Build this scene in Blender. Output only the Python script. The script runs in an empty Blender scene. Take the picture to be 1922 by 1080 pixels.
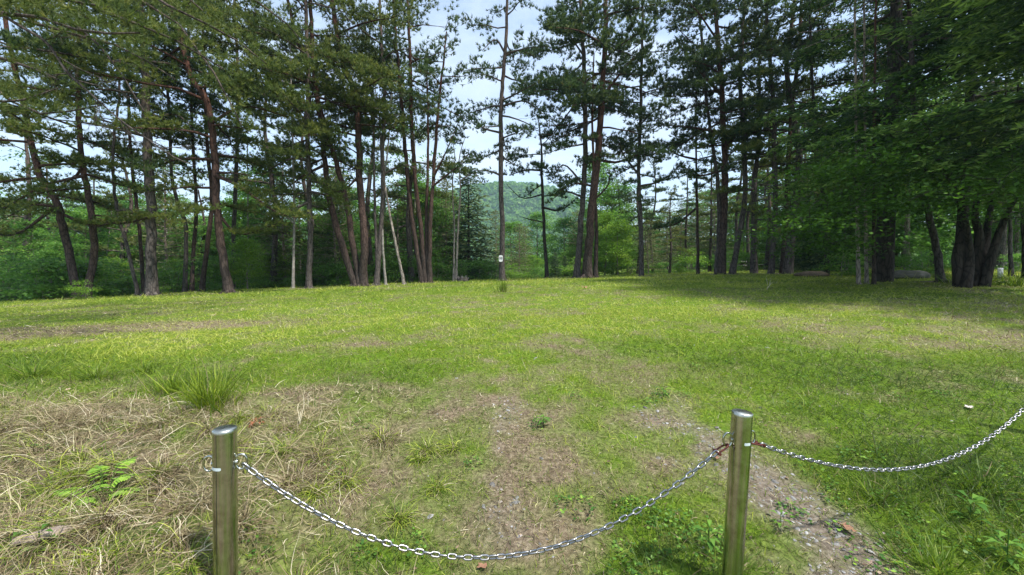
import bpy, math, random
import numpy as np
from mathutils import Vector, Matrix

# ------------------------------------------------------------------ camera, sky, sun, exposure
S = bpy.context.scene
COL = S.collection
R = math.radians
H = 1.35                      # camera height
F = 720.0                     # focal length in pixels of the 1922 px wide photograph
HZ = 512.0                    # horizon row
PITCH = math.atan((540 - HZ) / F)
cam_d = bpy.data.cameras.new('camera')
cam = bpy.data.objects.new('camera', cam_d); COL.objects.link(cam)
cam.location = (0, 0, H); cam.rotation_euler = (R(90) - PITCH, 0, 0)
cam_d.sensor_width = 36; cam_d.lens = F / 1922 * 36
cam_d.clip_start = 0.02; cam_d.clip_end = 6000
S.camera = cam
S.view_settings.view_transform = 'Standard'; S.view_settings.look = 'None'
S.view_settings.exposure = 1.0; S.view_settings.gamma = 1

SUN_EL, SUN_AZ = R(62), R(122)       # azimuth clockwise from +Y (north): from the right, a little behind
sd = Vector((math.sin(SUN_AZ) * math.cos(SUN_EL), math.cos(SUN_AZ) * math.cos(SUN_EL), math.sin(SUN_EL)))
sl = bpy.data.lights.new('sun', 'SUN'); sl.energy = 3.6; sl.angle = R(2.0); sl.color = (1, .95, .84)
so = bpy.data.objects.new('sun', sl); COL.objects.link(so)
so.rotation_euler = sd.to_track_quat('Z', 'Y').to_euler()

W = bpy.data.worlds.new('World'); S.world = W; W.use_nodes = True
nt = W.node_tree; nt.nodes.clear()
def N(t, kind, **k):
    n = t.nodes.new(kind)
    for a, v in k.items():
        if a == 'inp':
            for i, x in v.items(): n.inputs[i].default_value = x
        else: setattr(n, a, v)
    return n
out = N(nt, 'ShaderNodeOutputWorld'); bg = N(nt, 'ShaderNodeBackground', inp={'Strength': 0.15})
sky = N(nt, 'ShaderNodeTexSky', sky_type='NISHITA', sun_disc=False, sun_elevation=SUN_EL, sun_rotation=SUN_AZ, air_density=1.0, dust_density=1.5, ozone_density=1.0)
tc = N(nt, 'ShaderNodeTexCoord'); mp = N(nt, 'ShaderNodeMapping'); mp.inputs['Scale'].default_value = (1, 1, 2.6)
no = N(nt, 'ShaderNodeTexNoise', inp={'Scale': 2.3, 'Detail': 7, 'Roughness': .58, 'Distortion': .4})
rp = N(nt, 'ShaderNodeValToRGB'); rp.color_ramp.elements[0].position = .43; rp.color_ramp.elements[0].color = (.25, .25, .25, 1)
rp.color_ramp.elements[1].position = .76; rp.color_ramp.elements[1].color = (.95, .95, .95, 1)
mx = N(nt, 'ShaderNodeMix', data_type='RGBA'); mx.inputs[7].default_value = (3.85, 4.3, 4.75, 1)
nt.links.new(tc.outputs['Generated'], mp.inputs[0]); nt.links.new(mp.outputs[0], no.inputs[0]); nt.links.new(no.outputs[0], rp.inputs[0])
nt.links.new(rp.outputs[0], mx.inputs[0]); nt.links.new(sky.outputs[0], mx.inputs[6]); nt.links.new(mx.outputs[2], bg.inputs[0]); nt.links.new(bg.outputs[0], out.inputs[0])

# ------------------------------------------------------------------ pixel rays, terrain
CP, SP = math.cos(PITCH), math.sin(PITCH)
def P(px, py, D):
    u = (px - 961) / F; v = (540 - py) / F
    x, y, z = u, CP + v * SP, -SP + v * CP
    k = D / y
    return np.array((x * k, D, H + z * k))

def sstep(a, b, x):
    t = np.clip((x - a) / (b - a), 0, 1); return t * t * (3 - 2 * t)

def hash2(ix, iy, s):
    h = (ix.astype(np.int64) * 374761393 + iy.astype(np.int64) * 668265263 + s * 1442695041) & 0x7fffffff
    h = ((h ^ (h >> 13)) * 1274126177) & 0x7fffffff
    return ((h ^ (h >> 16)) & 0xffff) / 65535.0
def vnoise(x, y, s=0):
    ix = np.floor(x); iy = np.floor(y); fx = x - ix; fy = y - iy
    fx = fx * fx * (3 - 2 * fx); fy = fy * fy * (3 - 2 * fy)
    a = hash2(ix, iy, s); b = hash2(ix + 1, iy, s); c = hash2(ix, iy + 1, s); d = hash2(ix + 1, iy + 1, s)
    return (a * (1 - fx) + b * fx) * (1 - fy) + (c * (1 - fx) + d * fx) * fy
def fbm(x, y, s=0, o=4):
    t = 0; a = .5; n = 0
    for i in range(o):
        t = t + a * vnoise(x, y, s + i * 7); n += a; a *= .5; x = x * 2.03 + 11.3; y = y * 2.03 + 5.7
    return t / n

CX = np.array([-60, -18.6, -12, -7, 0, 8, 14, 60.]); CY = np.array([8, 13.5, 17.5, 19.5, 22, 24, 24, 24.])
def g(x, y):
    x = np.asarray(x, float); y = np.asarray(y, float)
    z = 1.2 * (1 - np.exp(-(np.clip(y, .2, 60) - 1) / 12)) + .027 * np.clip(x, -30, 30) * sstep(0, 8, y)
    dc = np.interp(x, CX, CY); over = y - dc
    side = sstep(3, 12, x)
    z = z - (1 - side) * (2.6 * sstep(0, 18, over)) + side * .35 * sstep(5, 30, over) - .1 * side * sstep(0, 4, over) + .25 * sstep(60, 160, over)
    near = 1 - sstep(25, 45, np.hypot(x, y))
    z = z + near * (.05 * (fbm(x * .7, y * .7, 3) - .5) + .05 * (fbm(x * 3.1, y * 3.1, 5, 3) - .5) * (1 - sstep(4, 12, y)))
    # grassy bank left of the posts with a hollow under the turf
    b = sstep(-.75, -1.5, x) * (1 - sstep(2.6, 4.4, y))
    z = z + .2 * b + .16 * b * (fbm(x * 2.2 + 3, y * 3.2, 15, 3) - .5)
    z = z - .24 * np.exp(-(((x + 1.82) / .34) ** 2 + ((y - 1.84) / .15) ** 2)) - .12 * np.exp(-(((x + 1.0) / .12) ** 2 + ((y - 1.6) / .2) ** 2))
    # shallow wheel track
    return z
def gz(x, y): return float(g(np.array([x]), np.array([y]))[0])
def G(px, py):           # pixel -> ground point
    d = 1.0
    for _ in range(400):
        p = P(px, py, d)
        if p[2] <= gz(p[0], d): break
        d *= 1.015
    return p
def wx(px, D): return (px - 961) / F * D

# ------------------------------------------------------------------ helpers
def tag(o, label=None, cat=None, group=None, kind=None):
    if label: o['label'] = label
    if cat: o['category'] = cat
    if group: o['group'] = group
    if kind: o['kind'] = kind
    return o
def empty(name, loc):
    o = bpy.data.objects.new(name, None); COL.objects.link(o); o.location = loc; o.empty_display_size = .3; return o
def mesh_obj(name, V, Fc, mat, parent=None, attrs=None, smooth=False):
    """V (n,3); Fc list of (m,k) int arrays"""
    me = bpy.data.meshes.new(name)
    Fc = [f for f in (Fc if isinstance(Fc, list) else [Fc]) if len(f)]
    V = np.asarray(V, np.float32)
    me.vertices.add(len(V)); me.vertices.foreach_set('co', V.ravel())
    tot = np.concatenate([np.full(len(f), f.shape[1], np.int32) for f in Fc])
    idx = np.concatenate([f.astype(np.int32).ravel() for f in Fc])
    me.loops.add(len(idx)); me.loops.foreach_set('vertex_index', idx)
    me.polygons.add(len(tot)); me.polygons.foreach_set('loop_start', np.concatenate([[0], np.cumsum(tot)[:-1]]).astype(np.int32))
    if smooth: me.polygons.foreach_set('use_smooth', np.ones(len(tot), bool))
    for k, a in (attrs or {}).items():
        at = me.attributes.new(k, 'FLOAT', 'POINT'); at.data.foreach_set('value', np.asarray(a, np.float32))
    me.update(calc_edges=True)
    me.materials.append(mat)
    o = bpy.data.objects.new(name, me); COL.objects.link(o)
    if parent: o.parent = parent
    return o
def copy_tree(o, loc, rz=0, sc=1):
    c = o.copy(); COL.objects.link(c); c.location = loc; c.rotation_euler = (0, 0, rz); c.scale = (sc,) * 3
    for ch in o.children:
        d = ch.copy(); COL.objects.link(d); d.parent = c
    return c

class Geo:
    def __init__(s): s.V = []; s.Q = []; s.T = []; s.A = []; s.n = 0
    def add(s, V, Q=None, T=None, a=0.):
        V = np.asarray(V, float)
        if Q is not None and len(Q): s.Q.append(np.asarray(Q) + s.n)
        if T is not None and len(T): s.T.append(np.asarray(T) + s.n)
        s.V.append(V); s.A.append(np.broadcast_to(np.asarray(a, float), (len(V),))); s.n += len(V)
    def tube(s, pts, rad, n=8, a=0., cap=True, rng=None, rough=0.):
        pts = np.asarray(pts, float); m = len(pts); rad = np.broadcast_to(np.asarray(rad, float), (m,))
        t = np.gradient(pts, axis=0); t /= np.linalg.norm(t, axis=1)[:, None] + 1e-9
        ref = np.array((0., 1., 0.)) if abs(t[0][1]) < .8 else np.array((1., 0, 0))
        u = np.cross(t, ref); u /= np.linalg.norm(u, axis=1)[:, None] + 1e-9; v = np.cross(t, u)
        an = np.linspace(0, 2 * math.pi, n, endpoint=False)
        rr = rad[:, None] * np.ones(n)[None]
        if rough and rng is not None: rr = rr * (1 + rough * rng.uniform(-1, 1, (m, n)))
        V = pts[:, None] + rr[..., None] * (np.cos(an)[None, :, None] * u[:, None] + np.sin(an)[None, :, None] * v[:, None])
        i = np.arange(m - 1)[:, None] * n; j = np.arange(n)[None]; k = (np.arange(n)[None] + 1) % n
        Q = np.stack([i + j, i + k, i + n + k, i + n + j], -1).reshape(-1, 4)
        if np.ndim(a): a = np.repeat(a, n)
        s.add(V.reshape(-1, 3), Q, None, a)
        if cap:
            s.add(V[-1], None, [[0, q, q + 1] for q in range(1, n - 1)], 0. if not np.ndim(a) else a[-1])
            s.add(V[0], None, [[0, q + 1, q] for q in range(1, n - 1)], 0. if not np.ndim(a) else a[0])
    def build(s, name, mat, parent=None, smooth=False, attr='v'):
        V = np.concatenate(s.V); F_ = []
        if s.Q: F_.append(np.concatenate(s.Q))
        if s.T: F_.append(np.concatenate(s.T))
        return mesh_obj(name, V, F_, mat, parent, {attr: np.concatenate(s.A)}, smooth)

def spline(pts, n):
    pts = np.asarray(pts, float); m = len(pts)
    if m == 2: return pts[0] + (pts[1] - pts[0]) * np.linspace(0, 1, n)[:, None]
    E = np.concatenate([[2 * pts[0] - pts[1]], pts, [2 * pts[-1] - pts[-2]]])
    t = np.linspace(0, m - 1 - 1e-6, n); i = t.astype(int); f = (t - i)[:, None]
    a, b, c, d = E[i], E[i + 1], E[i + 2], E[i + 3]
    return .5 * ((2 * b) + (-a + c) * f + (2 * a - 5 * b + 4 * c - d) * f ** 2 + (-a + 3 * b - 3 * c + d) * f ** 3)
def unit(v): return v / (np.linalg.norm(v, axis=-1, keepdims=True) + 1e-9)

def blades(c, d, L, w, rng, attr, quad=False):
    """leaf / needle faces: centre base c, direction d, length L, width w, random roll.  returns V, faces, attr"""
    n = len(c); d = unit(d); r = unit(np.cross(d, rng.normal(size=(n, 3))))
    L = np.broadcast_to(L, (n,))[:, None]; w = np.broadcast_to(w, (n,))[:, None]
    if quad:
        V = np.stack([c, c + d * L * .5 + r * w, c + d * L, c + d * L * .5 - r * w], 1).reshape(-1, 3)
        return V, np.arange(4 * n).reshape(-1, 4), np.repeat(attr, 4)
    V = np.stack([c - r * w * .5, c + r * w * .5, c + d * L], 1).reshape(-1, 3)
    return V, np.arange(3 * n).reshape(-1, 3), np.repeat(attr, 3)

# ------------------------------------------------------------------ materials
def new_mat(name):
    m = bpy.data.materials.new(name); m.use_nodes = True; t = m.node_tree
    b = t.nodes['Principled BSDF']; return m, t, b, t.nodes['Material Output']
def ramp(t, stops):
    r = N(t, 'ShaderNodeValToRGB'); e = r.color_ramp.elements
    while len(e) < len(stops): e.new(.5)
    for x, (p, c) in zip(e, stops): x.position = p; x.color = (*c, 1)
    return r
def leaf_mat(name, stops, trans=.35, rough=.55, spec=.25, big=True):
    m, t, b, o = new_mat(name)
    at = N(t, 'ShaderNodeAttribute', attribute_name='v')
    r = ramp(t, stops)
    if big:
        ob = N(t, 'ShaderNodeTexCoord'); nz = N(t, 'ShaderNodeTexNoise', inp={'Scale': .9, 'Detail': 3}); oi = N(t, 'ShaderNodeObjectInfo')
        t.links.new(ob.outputs['Object'], nz.inputs[0])
        ma = N(t, 'ShaderNodeMath', operation='MULTIPLY_ADD'); ma.inputs[1].default_value = .7; ma.inputs[2].default_value = -.35
        ad = N(t, 'ShaderNodeMath', operation='ADD'); mo = N(t, 'ShaderNodeMath', operation='MULTIPLY_ADD'); mo.inputs[1].default_value = .22; mo.inputs[2].default_value = -.11
        ad2 = N(t, 'ShaderNodeMath', operation='ADD')
        t.links.new(nz.outputs[0], ma.inputs[0]); t.links.new(ma.outputs[0], ad.inputs[0]); t.links.new(at.outputs['Fac'], ad.inputs[1])
        t.links.new(oi.outputs['Random'], mo.inputs[0]); t.links.new(mo.outputs[0], ad2.inputs[0]); t.links.new(ad.outputs[0], ad2.inputs[1])
        t.links.new(ad2.outputs[0], r.inputs[0])
    else: t.links.new(at.outputs['Fac'], r.inputs[0])
    b.inputs['Roughness'].default_value = rough; b.inputs['Specular IOR Level'].default_value = spec
    tr = N(t, 'ShaderNodeBsdfTranslucent'); mxs = N(t, 'ShaderNodeMixShader', inp={0: trans})
    t.links.new(r.outputs[0], b.inputs['Base Color']); t.links.new(r.outputs[0], tr.inputs[0])
    t.links.new(b.outputs[0], mxs.inputs[1]); t.links.new(tr.outputs[0], mxs.inputs[2]); t.links.new(mxs.outputs[0], o.inputs[0])
    return m
def bark_mat(name, low, high, z0, z1, sx=14):
    """plated bark: grey low on the trunk, reddish above for the red pines"""
    m, t, b, o = new_mat(name)
    c = N(t, 'ShaderNodeTexCoord'); mpn = N(t, 'ShaderNodeMapping'); mpn.inputs['Scale'].default_value = (1, 1, .28)
    vo = N(t, 'ShaderNodeTexVoronoi', feature='DISTANCE_TO_EDGE', inp={'Scale': sx}); nz = N(t, 'ShaderNodeTexNoise', inp={'Scale': 6, 'Detail': 6, 'Roughness': .65})
    t.links.new(c.outputs['Object'], mpn.inputs[0]); t.links.new(mpn.outputs[0], nz.inputs[0])
    dm = N(t, 'ShaderNodeMix', data_type='RGBA', inp={0: .12}); t.links.new(mpn.outputs[0], dm.inputs[6]); t.links.new(nz.outputs[1], dm.inputs[7]); t.links.new(dm.outputs[2], vo.inputs[0])
    sp = N(t, 'ShaderNodeSeparateXYZ'); t.links.new(c.outputs['Object'], sp.inputs[0])
    n2 = N(t, 'ShaderNodeTexNoise', inp={'Scale': 1.2, 'Detail': 4}); t.links.new(c.outputs['Object'], n2.inputs[0])
    mr = N(t, 'ShaderNodeMapRange', inp={1: z0, 2: z1}); ma = N(t, 'ShaderNodeMath', operation='MULTIPLY_ADD'); ma.inputs[1].default_value = 4
    t.links.new(n2.outputs[0], ma.inputs[0]); t.links.new(sp.outputs[2], ma.inputs[2]); sb = N(t, 'ShaderNodeMath', operation='SUBTRACT'); sb.inputs[1].default_value = 2
    t.links.new(ma.outputs[0], sb.inputs[0]); t.links.new(sb.outputs[0], mr.inputs[0])
    mixc = N(t, 'ShaderNodeMix', data_type='RGBA'); mixc.inputs[6].default_value = (*low, 1); mixc.inputs[7].default_value = (*high, 1); t.links.new(mr.outputs[0], mixc.inputs[0])
    rr = ramp(t, [(0, (.25,) * 3), (.12, (.85,) * 3), (1, (1.25,) * 3)]); t.links.new(vo.outputs[0], rr.inputs[0])
    r2 = ramp(t, [(.3, (.6, .6, .6)), (.7, (1.35, 1.33, 1.3))]); t.links.new(nz.outputs[0], r2.inputs[0])
    m1 = N(t, 'ShaderNodeMix', data_type='RGBA', blend_type='MULTIPLY', inp={0: 1}); m2 = N(t, 'ShaderNodeMix', data_type='RGBA', blend_type='MULTIPLY', inp={0: 1})
    t.links.new(mixc.outputs[2], m1.inputs[6]); t.links.new(rr.outputs[0], m1.inputs[7]); t.links.new(m1.outputs[2], m2.inputs[6]); t.links.new(r2.outputs[0], m2.inputs[7])
    t.links.new(m2.outputs[2], b.inputs['Base Color']); b.inputs['Roughness'].default_value = .9; b.inputs['Specular IOR Level'].default_value = .15
    bp = N(t, 'ShaderNodeBump', inp={'Strength': .8, 'Distance': .03}); t.links.new(vo.outputs[0], bp.inputs['Height']); t.links.new(bp.outputs[0], b.inputs['Normal'])
    return m
def plain_mat(name, c1, c2, scale=20, rough=.7, metal=0., bump=0., spec=.3):
    m, t, b, o = new_mat(name)
    c = N(t, 'ShaderNodeTexCoord'); nz = N(t, 'ShaderNodeTexNoise', inp={'Scale': scale, 'Detail': 6, 'Roughness': .6}); t.links.new(c.outputs['Object'], nz.inputs[0])
    r = ramp(t, [(.3, c1), (.7, c2)]); t.links.new(nz.outputs[0], r.inputs[0]); t.links.new(r.outputs[0], b.inputs['Base Color'])
    b.inputs['Roughness'].default_value = rough; b.inputs['Metallic'].default_value = metal; b.inputs['Specular IOR Level'].default_value = spec
    if bump:
        bp = N(t, 'ShaderNodeBump', inp={'Strength': bump, 'Distance': .01}); t.links.new(nz.outputs[0], bp.inputs['Height']); t.links.new(bp.outputs[0], b.inputs['Normal'])
    return m

M = {}
M['needle'] = leaf_mat('pine_needles', [(0, (.020, .045, .020)), (.4, (.065, .11, .030)), (.7, (.13, .18, .040)), (1, (.22, .235, .07))], .38)
M['needle_b'] = leaf_mat('pine_needles_bluish', [(0, (.03, .065, .026)), (.45, (.065, .115, .038)), (.8, (.13, .18, .055)), (1, (.22, .19, .06))], .38)
M['needle_o'] = leaf_mat('pine_needles_olive', [(0, (.05, .085, .022)), (.45, (.12, .165, .035)), (.8, (.24, .26, .06)), (1, (.32, .31, .10))], .42)
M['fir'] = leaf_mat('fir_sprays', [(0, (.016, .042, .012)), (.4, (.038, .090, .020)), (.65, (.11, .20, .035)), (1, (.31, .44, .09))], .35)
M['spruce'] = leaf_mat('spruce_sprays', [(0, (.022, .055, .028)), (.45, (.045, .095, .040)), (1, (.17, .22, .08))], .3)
M['larch'] = leaf_mat('larch_sprays', [(0, (.06, .095, .03)), (.5, (.15, .19, .07)), (1, (.29, .29, .13))], .45)
M['leaf'] = leaf_mat('broad_leaves', [(0, (.05, .13, .025)), (.5, (.13, .29, .045)), (1, (.28, .46, .08))], .55, .45)
M['leaf_y'] = leaf_mat('bright_leaves', [(0, (.09, .20, .02)), (.5, (.18, .34, .035)), (1, (.32, .46, .06))], .5, .45)
M['leaf_d'] = leaf_mat('maple_leaves', [(0, (.03, .075, .010)), (.5, (.075, .17, .018)), (1, (.18, .33, .04))], .5, .5)
M['bark'] = bark_mat('grey_pine_bark', (.115, .10, .095), (.12, .085, .072), 2, 12)
M['bark_red'] = bark_mat('red_pine_bark', (.080, .062, .056), (.105, .048, .034), .5, 9)
M['bark_pale'] = bark_mat('pale_bark', (.34, .30, .27), (.30, .22, .17), 2, 10)
M['bark_dark'] = bark_mat('dark_bark', (.055, .046, .040), (.06, .05, .045), 2, 10, 11)
M['bark_white'] = plain_mat('lichen_bark', (.15, .135, .125), (.36, .33, .30), 9, .9, 0, .5)

# ------------------------------------------------------------------ lawn cover masks (what grows where)
def blob(x, y, px, py, rx, ry, s=1.):
    c = G(px, py); return s * np.exp(-(((x - c[0]) / rx) ** 2 + ((y - c[1]) / ry) ** 2))
TR = np.array([G(a, b)[:2] for a, b in [(1640, 1150), (1530, 1000), (1430, 915), (1310, 850), (1250, 780), (1180, 715), (1120, 665), (1030, 640)]])
TR2 = np.array([G(a, b)[:2] for a, b in [(960, 1120), (925, 1020), (905, 960), (880, 900), (900, 830), (960, 760), (1000, 700), (1000, 650)]])
def dist_poly(x, y, T):
    d = np.full(np.shape(x), 1e9)
    for a, b in zip(T[:-1], T[1:]):
        ab = b - a; t = np.clip(((x - a[0]) * ab[0] + (y - a[1]) * ab[1]) / (ab @ ab), 0, 1)
        d = np.minimum(d, np.hypot(x - a[0] - t * ab[0], y - a[1] - t * ab[1]))
    return d
TB = [(wx(a, d), d) for a, d in [(152, 15), (284, 15.2), (350, 17.6), (378, 17.6), (431, 15.6), (580, 17.2), (675, 18), (706, 18.3), (800, 19.5), (943, 19.5), (1027, 22), (1083, 21), (1104, 20.5), (1204, 21), (1350, 20), (1374, 20), (1446, 19), (1468, 19.3), (1552, 17), (1768, 11.5), (1828, 10.2)]]
def masks(x, y):
    """dry thatch, bare gravel, lush growth, each 0..1"""
    n1 = fbm(x * .9, y * .9, 21); n2 = fbm(x * 3.3, y * 3.3, 31); n3 = fbm(x * .35, y * .35, 41)
    d1 = dist_poly(x, y, TR); d2 = dist_poly(x, y, TR2)
    w1 = .34 + .2 * (n2 - .5); 
    grav = np.clip(1.0 * (1 - sstep(w1 * .3, w1 * 1.15, d1)) * sstep(.34, .62, n2 + .10) * (1 - sstep(2.3, 3.6, y)), 0, 1)
    grav = np.maximum(grav, .6 * (1 - sstep(.03, .26, d2)) * sstep(.48, .68, n2) * (1 - sstep(2.6, 4, y)))
    dry = .10 + .17 * (1 - sstep(2.5, 5, y)) + .50 * (1 - sstep(.12, .65, d1)) + .18 * (1 - sstep(.2, 1.0, d2)) * (1 - sstep(4.5, 7, y))
    dry = dry + .30 * (1 - sstep(2.2, 5, y)) * (1 - sstep(.1, 1.3, x)) * sstep(-1, -.2, x)
    dry = dry + sstep(-.35, -1.0, x) * (1 - sstep(1.9, 2.9, y)) * .42 + .3 * sstep(-.35, -.95, x) * (1 - sstep(3.5, 5.5, y))
    dry = dry + blob(x, y, 120, 625, 2.6, .8, 1.1) + blob(x, y, 330, 612, 2.4, .5, .8) + blob(x, y, 600, 655, 1.2, .35, .45)
    dry = dry + blob(x, y, 1860, 580, 2.6, 1.0, .6) + blob(x, y, 1900, 640, 1.6, .6, .45) + blob(x, y, 1560, 612, 2.0, .5, .3)
    dry = dry + blob(x, y, 1500, 830, .35, .18, .5) + blob(x, y, 1640, 720, .8, .5, .35)
    lush = blob(x, y, 1890, 960, .75, .5, 1.2) + blob(x, y, 1720, 900, .5, .3, .7) + blob(x, y, 1215, 975, .2, .12, 1.) + blob(x, y, 1250, 1060, .22, .12, 1.) + blob(x, y, 700, 1060, .3, .14, .6)
    lush = lush + blob(x, y, 1350, 680, 1.2, .9, .35) + blob(x, y, 390, 720, .5, .4, 1.) + blob(x, y, 150, 680, 1.2, .5, .9) + blob(x, y, 1750, 740, 1.6, 1., .35)
    for tx, ty in TB: dry = dry + .7 * np.exp(-(((x - tx) / .8) ** 2 + ((y - ty) / .6) ** 2))
    dry = dry + 1.2 * (n1 - .5) + 1.5 * (n2 - .5) + .3 * (n3 - .5) - .95 * lush
    return np.clip(dry, 0, 1), np.clip(grav, 0, 1) * (1 - np.clip(lush * .8, 0, 1)), np.clip(lush, 0, 1.2)

# ------------------------------------------------------------------ ground sheet
def ground():
    s = np.linspace(-1, 1, 521); xs = np.sinh(s * 6.6) / np.sinh(6.6) * 1400
    s = np.linspace(0, 1, 620); ys = .6 + np.sinh(s * 7.0) / np.sinh(7.0) * 1900
    back = np.array([-300, -100, -40, -15, -6, -3, -1.5, -.6, 0, .35]); ys = np.concatenate([back, ys])
    X, Y = np.meshgrid(xs, ys); Z = g(X, Y)
    dry, grav, lush = masks(X.ravel(), Y.ravel())
    ny, nx = X.shape; i = np.arange(ny - 1)[:, None] * nx; j = np.arange(nx - 1)[None]
    Q = np.stack([i + j, i + j + 1, i + nx + j + 1, i + nx + j], -1).reshape(-1, 4)
    m, t, b, o = new_mat('lawn_soil')
    a1 = N(t, 'ShaderNodeAttribute', attribute_name='dry'); a2 = N(t, 'ShaderNodeAttribute', attribute_name='grav'); a3 = N(t, 'ShaderNodeAttribute', attribute_name='woods')  # woods: forest floor tone plus the painted shade in the bank hollow
    c = N(t, 'ShaderNodeTexCoord'); n1 = N(t, 'ShaderNodeTexNoise', inp={'Scale': 34, 'Detail': 7, 'Roughness': .7}); n2 = N(t, 'ShaderNodeTexNoise', inp={'Scale': 4.5, 'Detail': 6, 'Roughness': .65})
    t.links.new(c.outputs['Object'], n1.inputs[0]); t.links.new(c.outputs['Object'], n2.inputs[0])
    gr = ramp(t, [(.25, (.03, .055, .010)), (.5, (.085, .15, .012)), (.75, (.17, .26, .020))]); t.links.new(n1.outputs[0], gr.inputs[0])
    dr = ramp(t, [(.25, (.05, .037, .026)), (.5, (.16, .125, .085)), (.75, (.34, .29, .20))]); t.links.new(n1.outputs[0], dr.inputs[0])
    st = ramp(t, [(.3, (.08, .062, .048)), (.5, (.17, .14, .115)), (.7, (.29, .255, .225))]); t.links.new(n1.outputs[0], st.inputs[0])
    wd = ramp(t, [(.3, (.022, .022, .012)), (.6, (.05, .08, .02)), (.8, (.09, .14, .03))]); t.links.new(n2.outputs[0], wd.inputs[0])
    ma = N(t, 'ShaderNodeMath', operation='MULTIPLY_ADD', use_clamp=True); ma.inputs[1].default_value = 1.6; t.links.new(n2.outputs[0], ma.inputs[0])
    sb = N(t, 'ShaderNodeMath', operation='SUBTRACT'); sb.inputs[1].default_value = .85; t.links.new(a1.outputs['Fac'], sb.inputs[0]); t.links.new(sb.outputs[0], ma.inputs[2])
    def mix(f, p, q):
        k = N(t, 'ShaderNodeMix', data_type='RGBA'); t.links.new(f, k.inputs[0]); t.links.new(p, k.inputs[6]); t.links.new(q, k.inputs[7]); return k.outputs[2]
    col = mix(ma.outputs[0], gr.outputs[0], dr.outputs[0]); col = mix(a2.outputs['Fac'], col, st.outputs[0]); col = mix(a3.outputs['Fac'], col, wd.outputs[0])
    t.links.new(col, b.inputs['Base Color']); b.inputs['Roughness'].default_value = .95; b.inputs['Specular IOR Level'].default_value = .1
    bp = N(t, 'ShaderNodeBump', inp={'Strength': .7, 'Distance': .03}); t.links.new(n1.outputs[0], bp.inputs['Height']); t.links.new(bp.outputs[0], b.inputs['Normal'])
    over = (Y - np.interp(X, CX, CY)).ravel(); woods = np.maximum(sstep(0, 3, over) * (1 - sstep(3, 10, X.ravel())), .85 * np.exp(-(((X.ravel() + 1.8) / .36) ** 2 + ((Y.ravel() - 1.82) / .17) ** 2)))  # forest floor tone, plus the shade in the bank hollow painted as dark soil
    gd = mesh_obj('ground', np.stack([X, Y, Z], -1).reshape(-1, 3), Q, m, None, {'dry': dry, 'grav': grav, 'woods': woods}, True)
    tag(gd, kind='structure')
ground()

# ------------------------------------------------------------------ grass
def grass_mat(name, green, dryc, trans):
    m, t, b, o = new_mat(name)
    at = N(t, 'ShaderNodeAttribute', attribute_name='v'); ad = N(t, 'ShaderNodeAttribute', attribute_name='d')
    r1 = ramp(t, green); r2 = ramp(t, dryc); t.links.new(at.outputs['Fac'], r1.inputs[0]); t.links.new(at.outputs['Fac'], r2.inputs[0])
    k = N(t, 'ShaderNodeMix', data_type='RGBA'); t.links.new(ad.outputs['Fac'], k.inputs[0]); t.links.new(r1.outputs[0], k.inputs[6]); t.links.new(r2.outputs[0], k.inputs[7])
    t.links.new(k.outputs[2], b.inputs['Base Color']); b.inputs['Roughness'].default_value = .5; b.inputs['Specular IOR Level'].default_value = .3
    tr = N(t, 'ShaderNodeBsdfTranslucent'); t.links.new(k.outputs[2], tr.inputs[0]); ms = N(t, 'ShaderNodeMixShader', inp={0: trans})
    t.links.new(b.outputs[0], ms.inputs[1]); t.links.new(tr.outputs[0], ms.inputs[2]); t.links.new(ms.outputs[0], o.inputs[0])
    return m
GREEN = [(0, (.040, .100, .010)), (.35, (.105, .195, .012)), (.7, (.26, .35, .016)), (1, (.43, .48, .045))]
DRYC = [(0, (.07, .045, .028)), (.35, (.18, .13, .075)), (.75, (.39, .32, .20)), (1, (.64, .58, .44))]
M['grass'] = grass_mat('grass_blades', GREEN, DRYC, .4)
M['straw'] = grass_mat('dead_straw', GREEN, DRYC, .15)
M['weed'] = leaf_mat('weed_leaves', [(0, (.035, .10, .02)), (.5, (.08, .19, .03)), (.85, (.17, .32, .05)), (1, (.30, .48, .06))], .35, .45, big=False)

def ribbons(base, heading, L, w, lean, curl, nseg, rng):
    """curved tapering ribbons; returns V, Q"""
    n = len(base); t = np.linspace(0, 1, nseg + 1)
    d = np.stack([np.cos(heading), np.sin(heading), 0 * heading], -1); up = np.array((0, 0, 1.))
    side = np.stack([-np.sin(heading), np.cos(heading), 0 * heading], -1)
    el = lean[:, None] - curl[:, None] * t[None]           # elevation along the blade
    seg = L[:, None] / nseg
    hx = np.cumsum(np.cos(el) * seg, 1) - np.cos(el[:, :1]) * seg; hz = np.cumsum(np.sin(el) * seg, 1) - np.sin(el[:, :1]) * seg
    sw = np.cumsum(rng.normal(0, .28, (n, nseg + 1)), 1) * L[:, None] / nseg * .6; sw[:, 0] = 0
    c = base[:, None] + d[:, None] * hx[..., None] + up * np.maximum(hz, -.02 * np.ones_like(hz))[..., None] + side[:, None] * sw[..., None]
    tw = rng.uniform(0, math.pi, n); sd_ = unit(side * np.cos(tw)[:, None] + up * np.sin(tw)[:, None] * .6)
    ww = w[:, None] * (1 - .85 * t[None] ** 1.6) * .5
    V = np.stack([c - sd_[:, None] * ww[..., None], c + sd_[:, None] * ww[..., None]], 2)    # n, seg+1, 2, 3
    k = (nseg + 1) * 2; b = np.arange(n)[:, None] * k; s = np.arange(nseg)[None] * 2
    Q = np.stack([b + s, b + s + 1, b + s + 3, b + s + 2], -1).reshape(-1, 4)
    return V.reshape(-1, 3), Q, k

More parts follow.
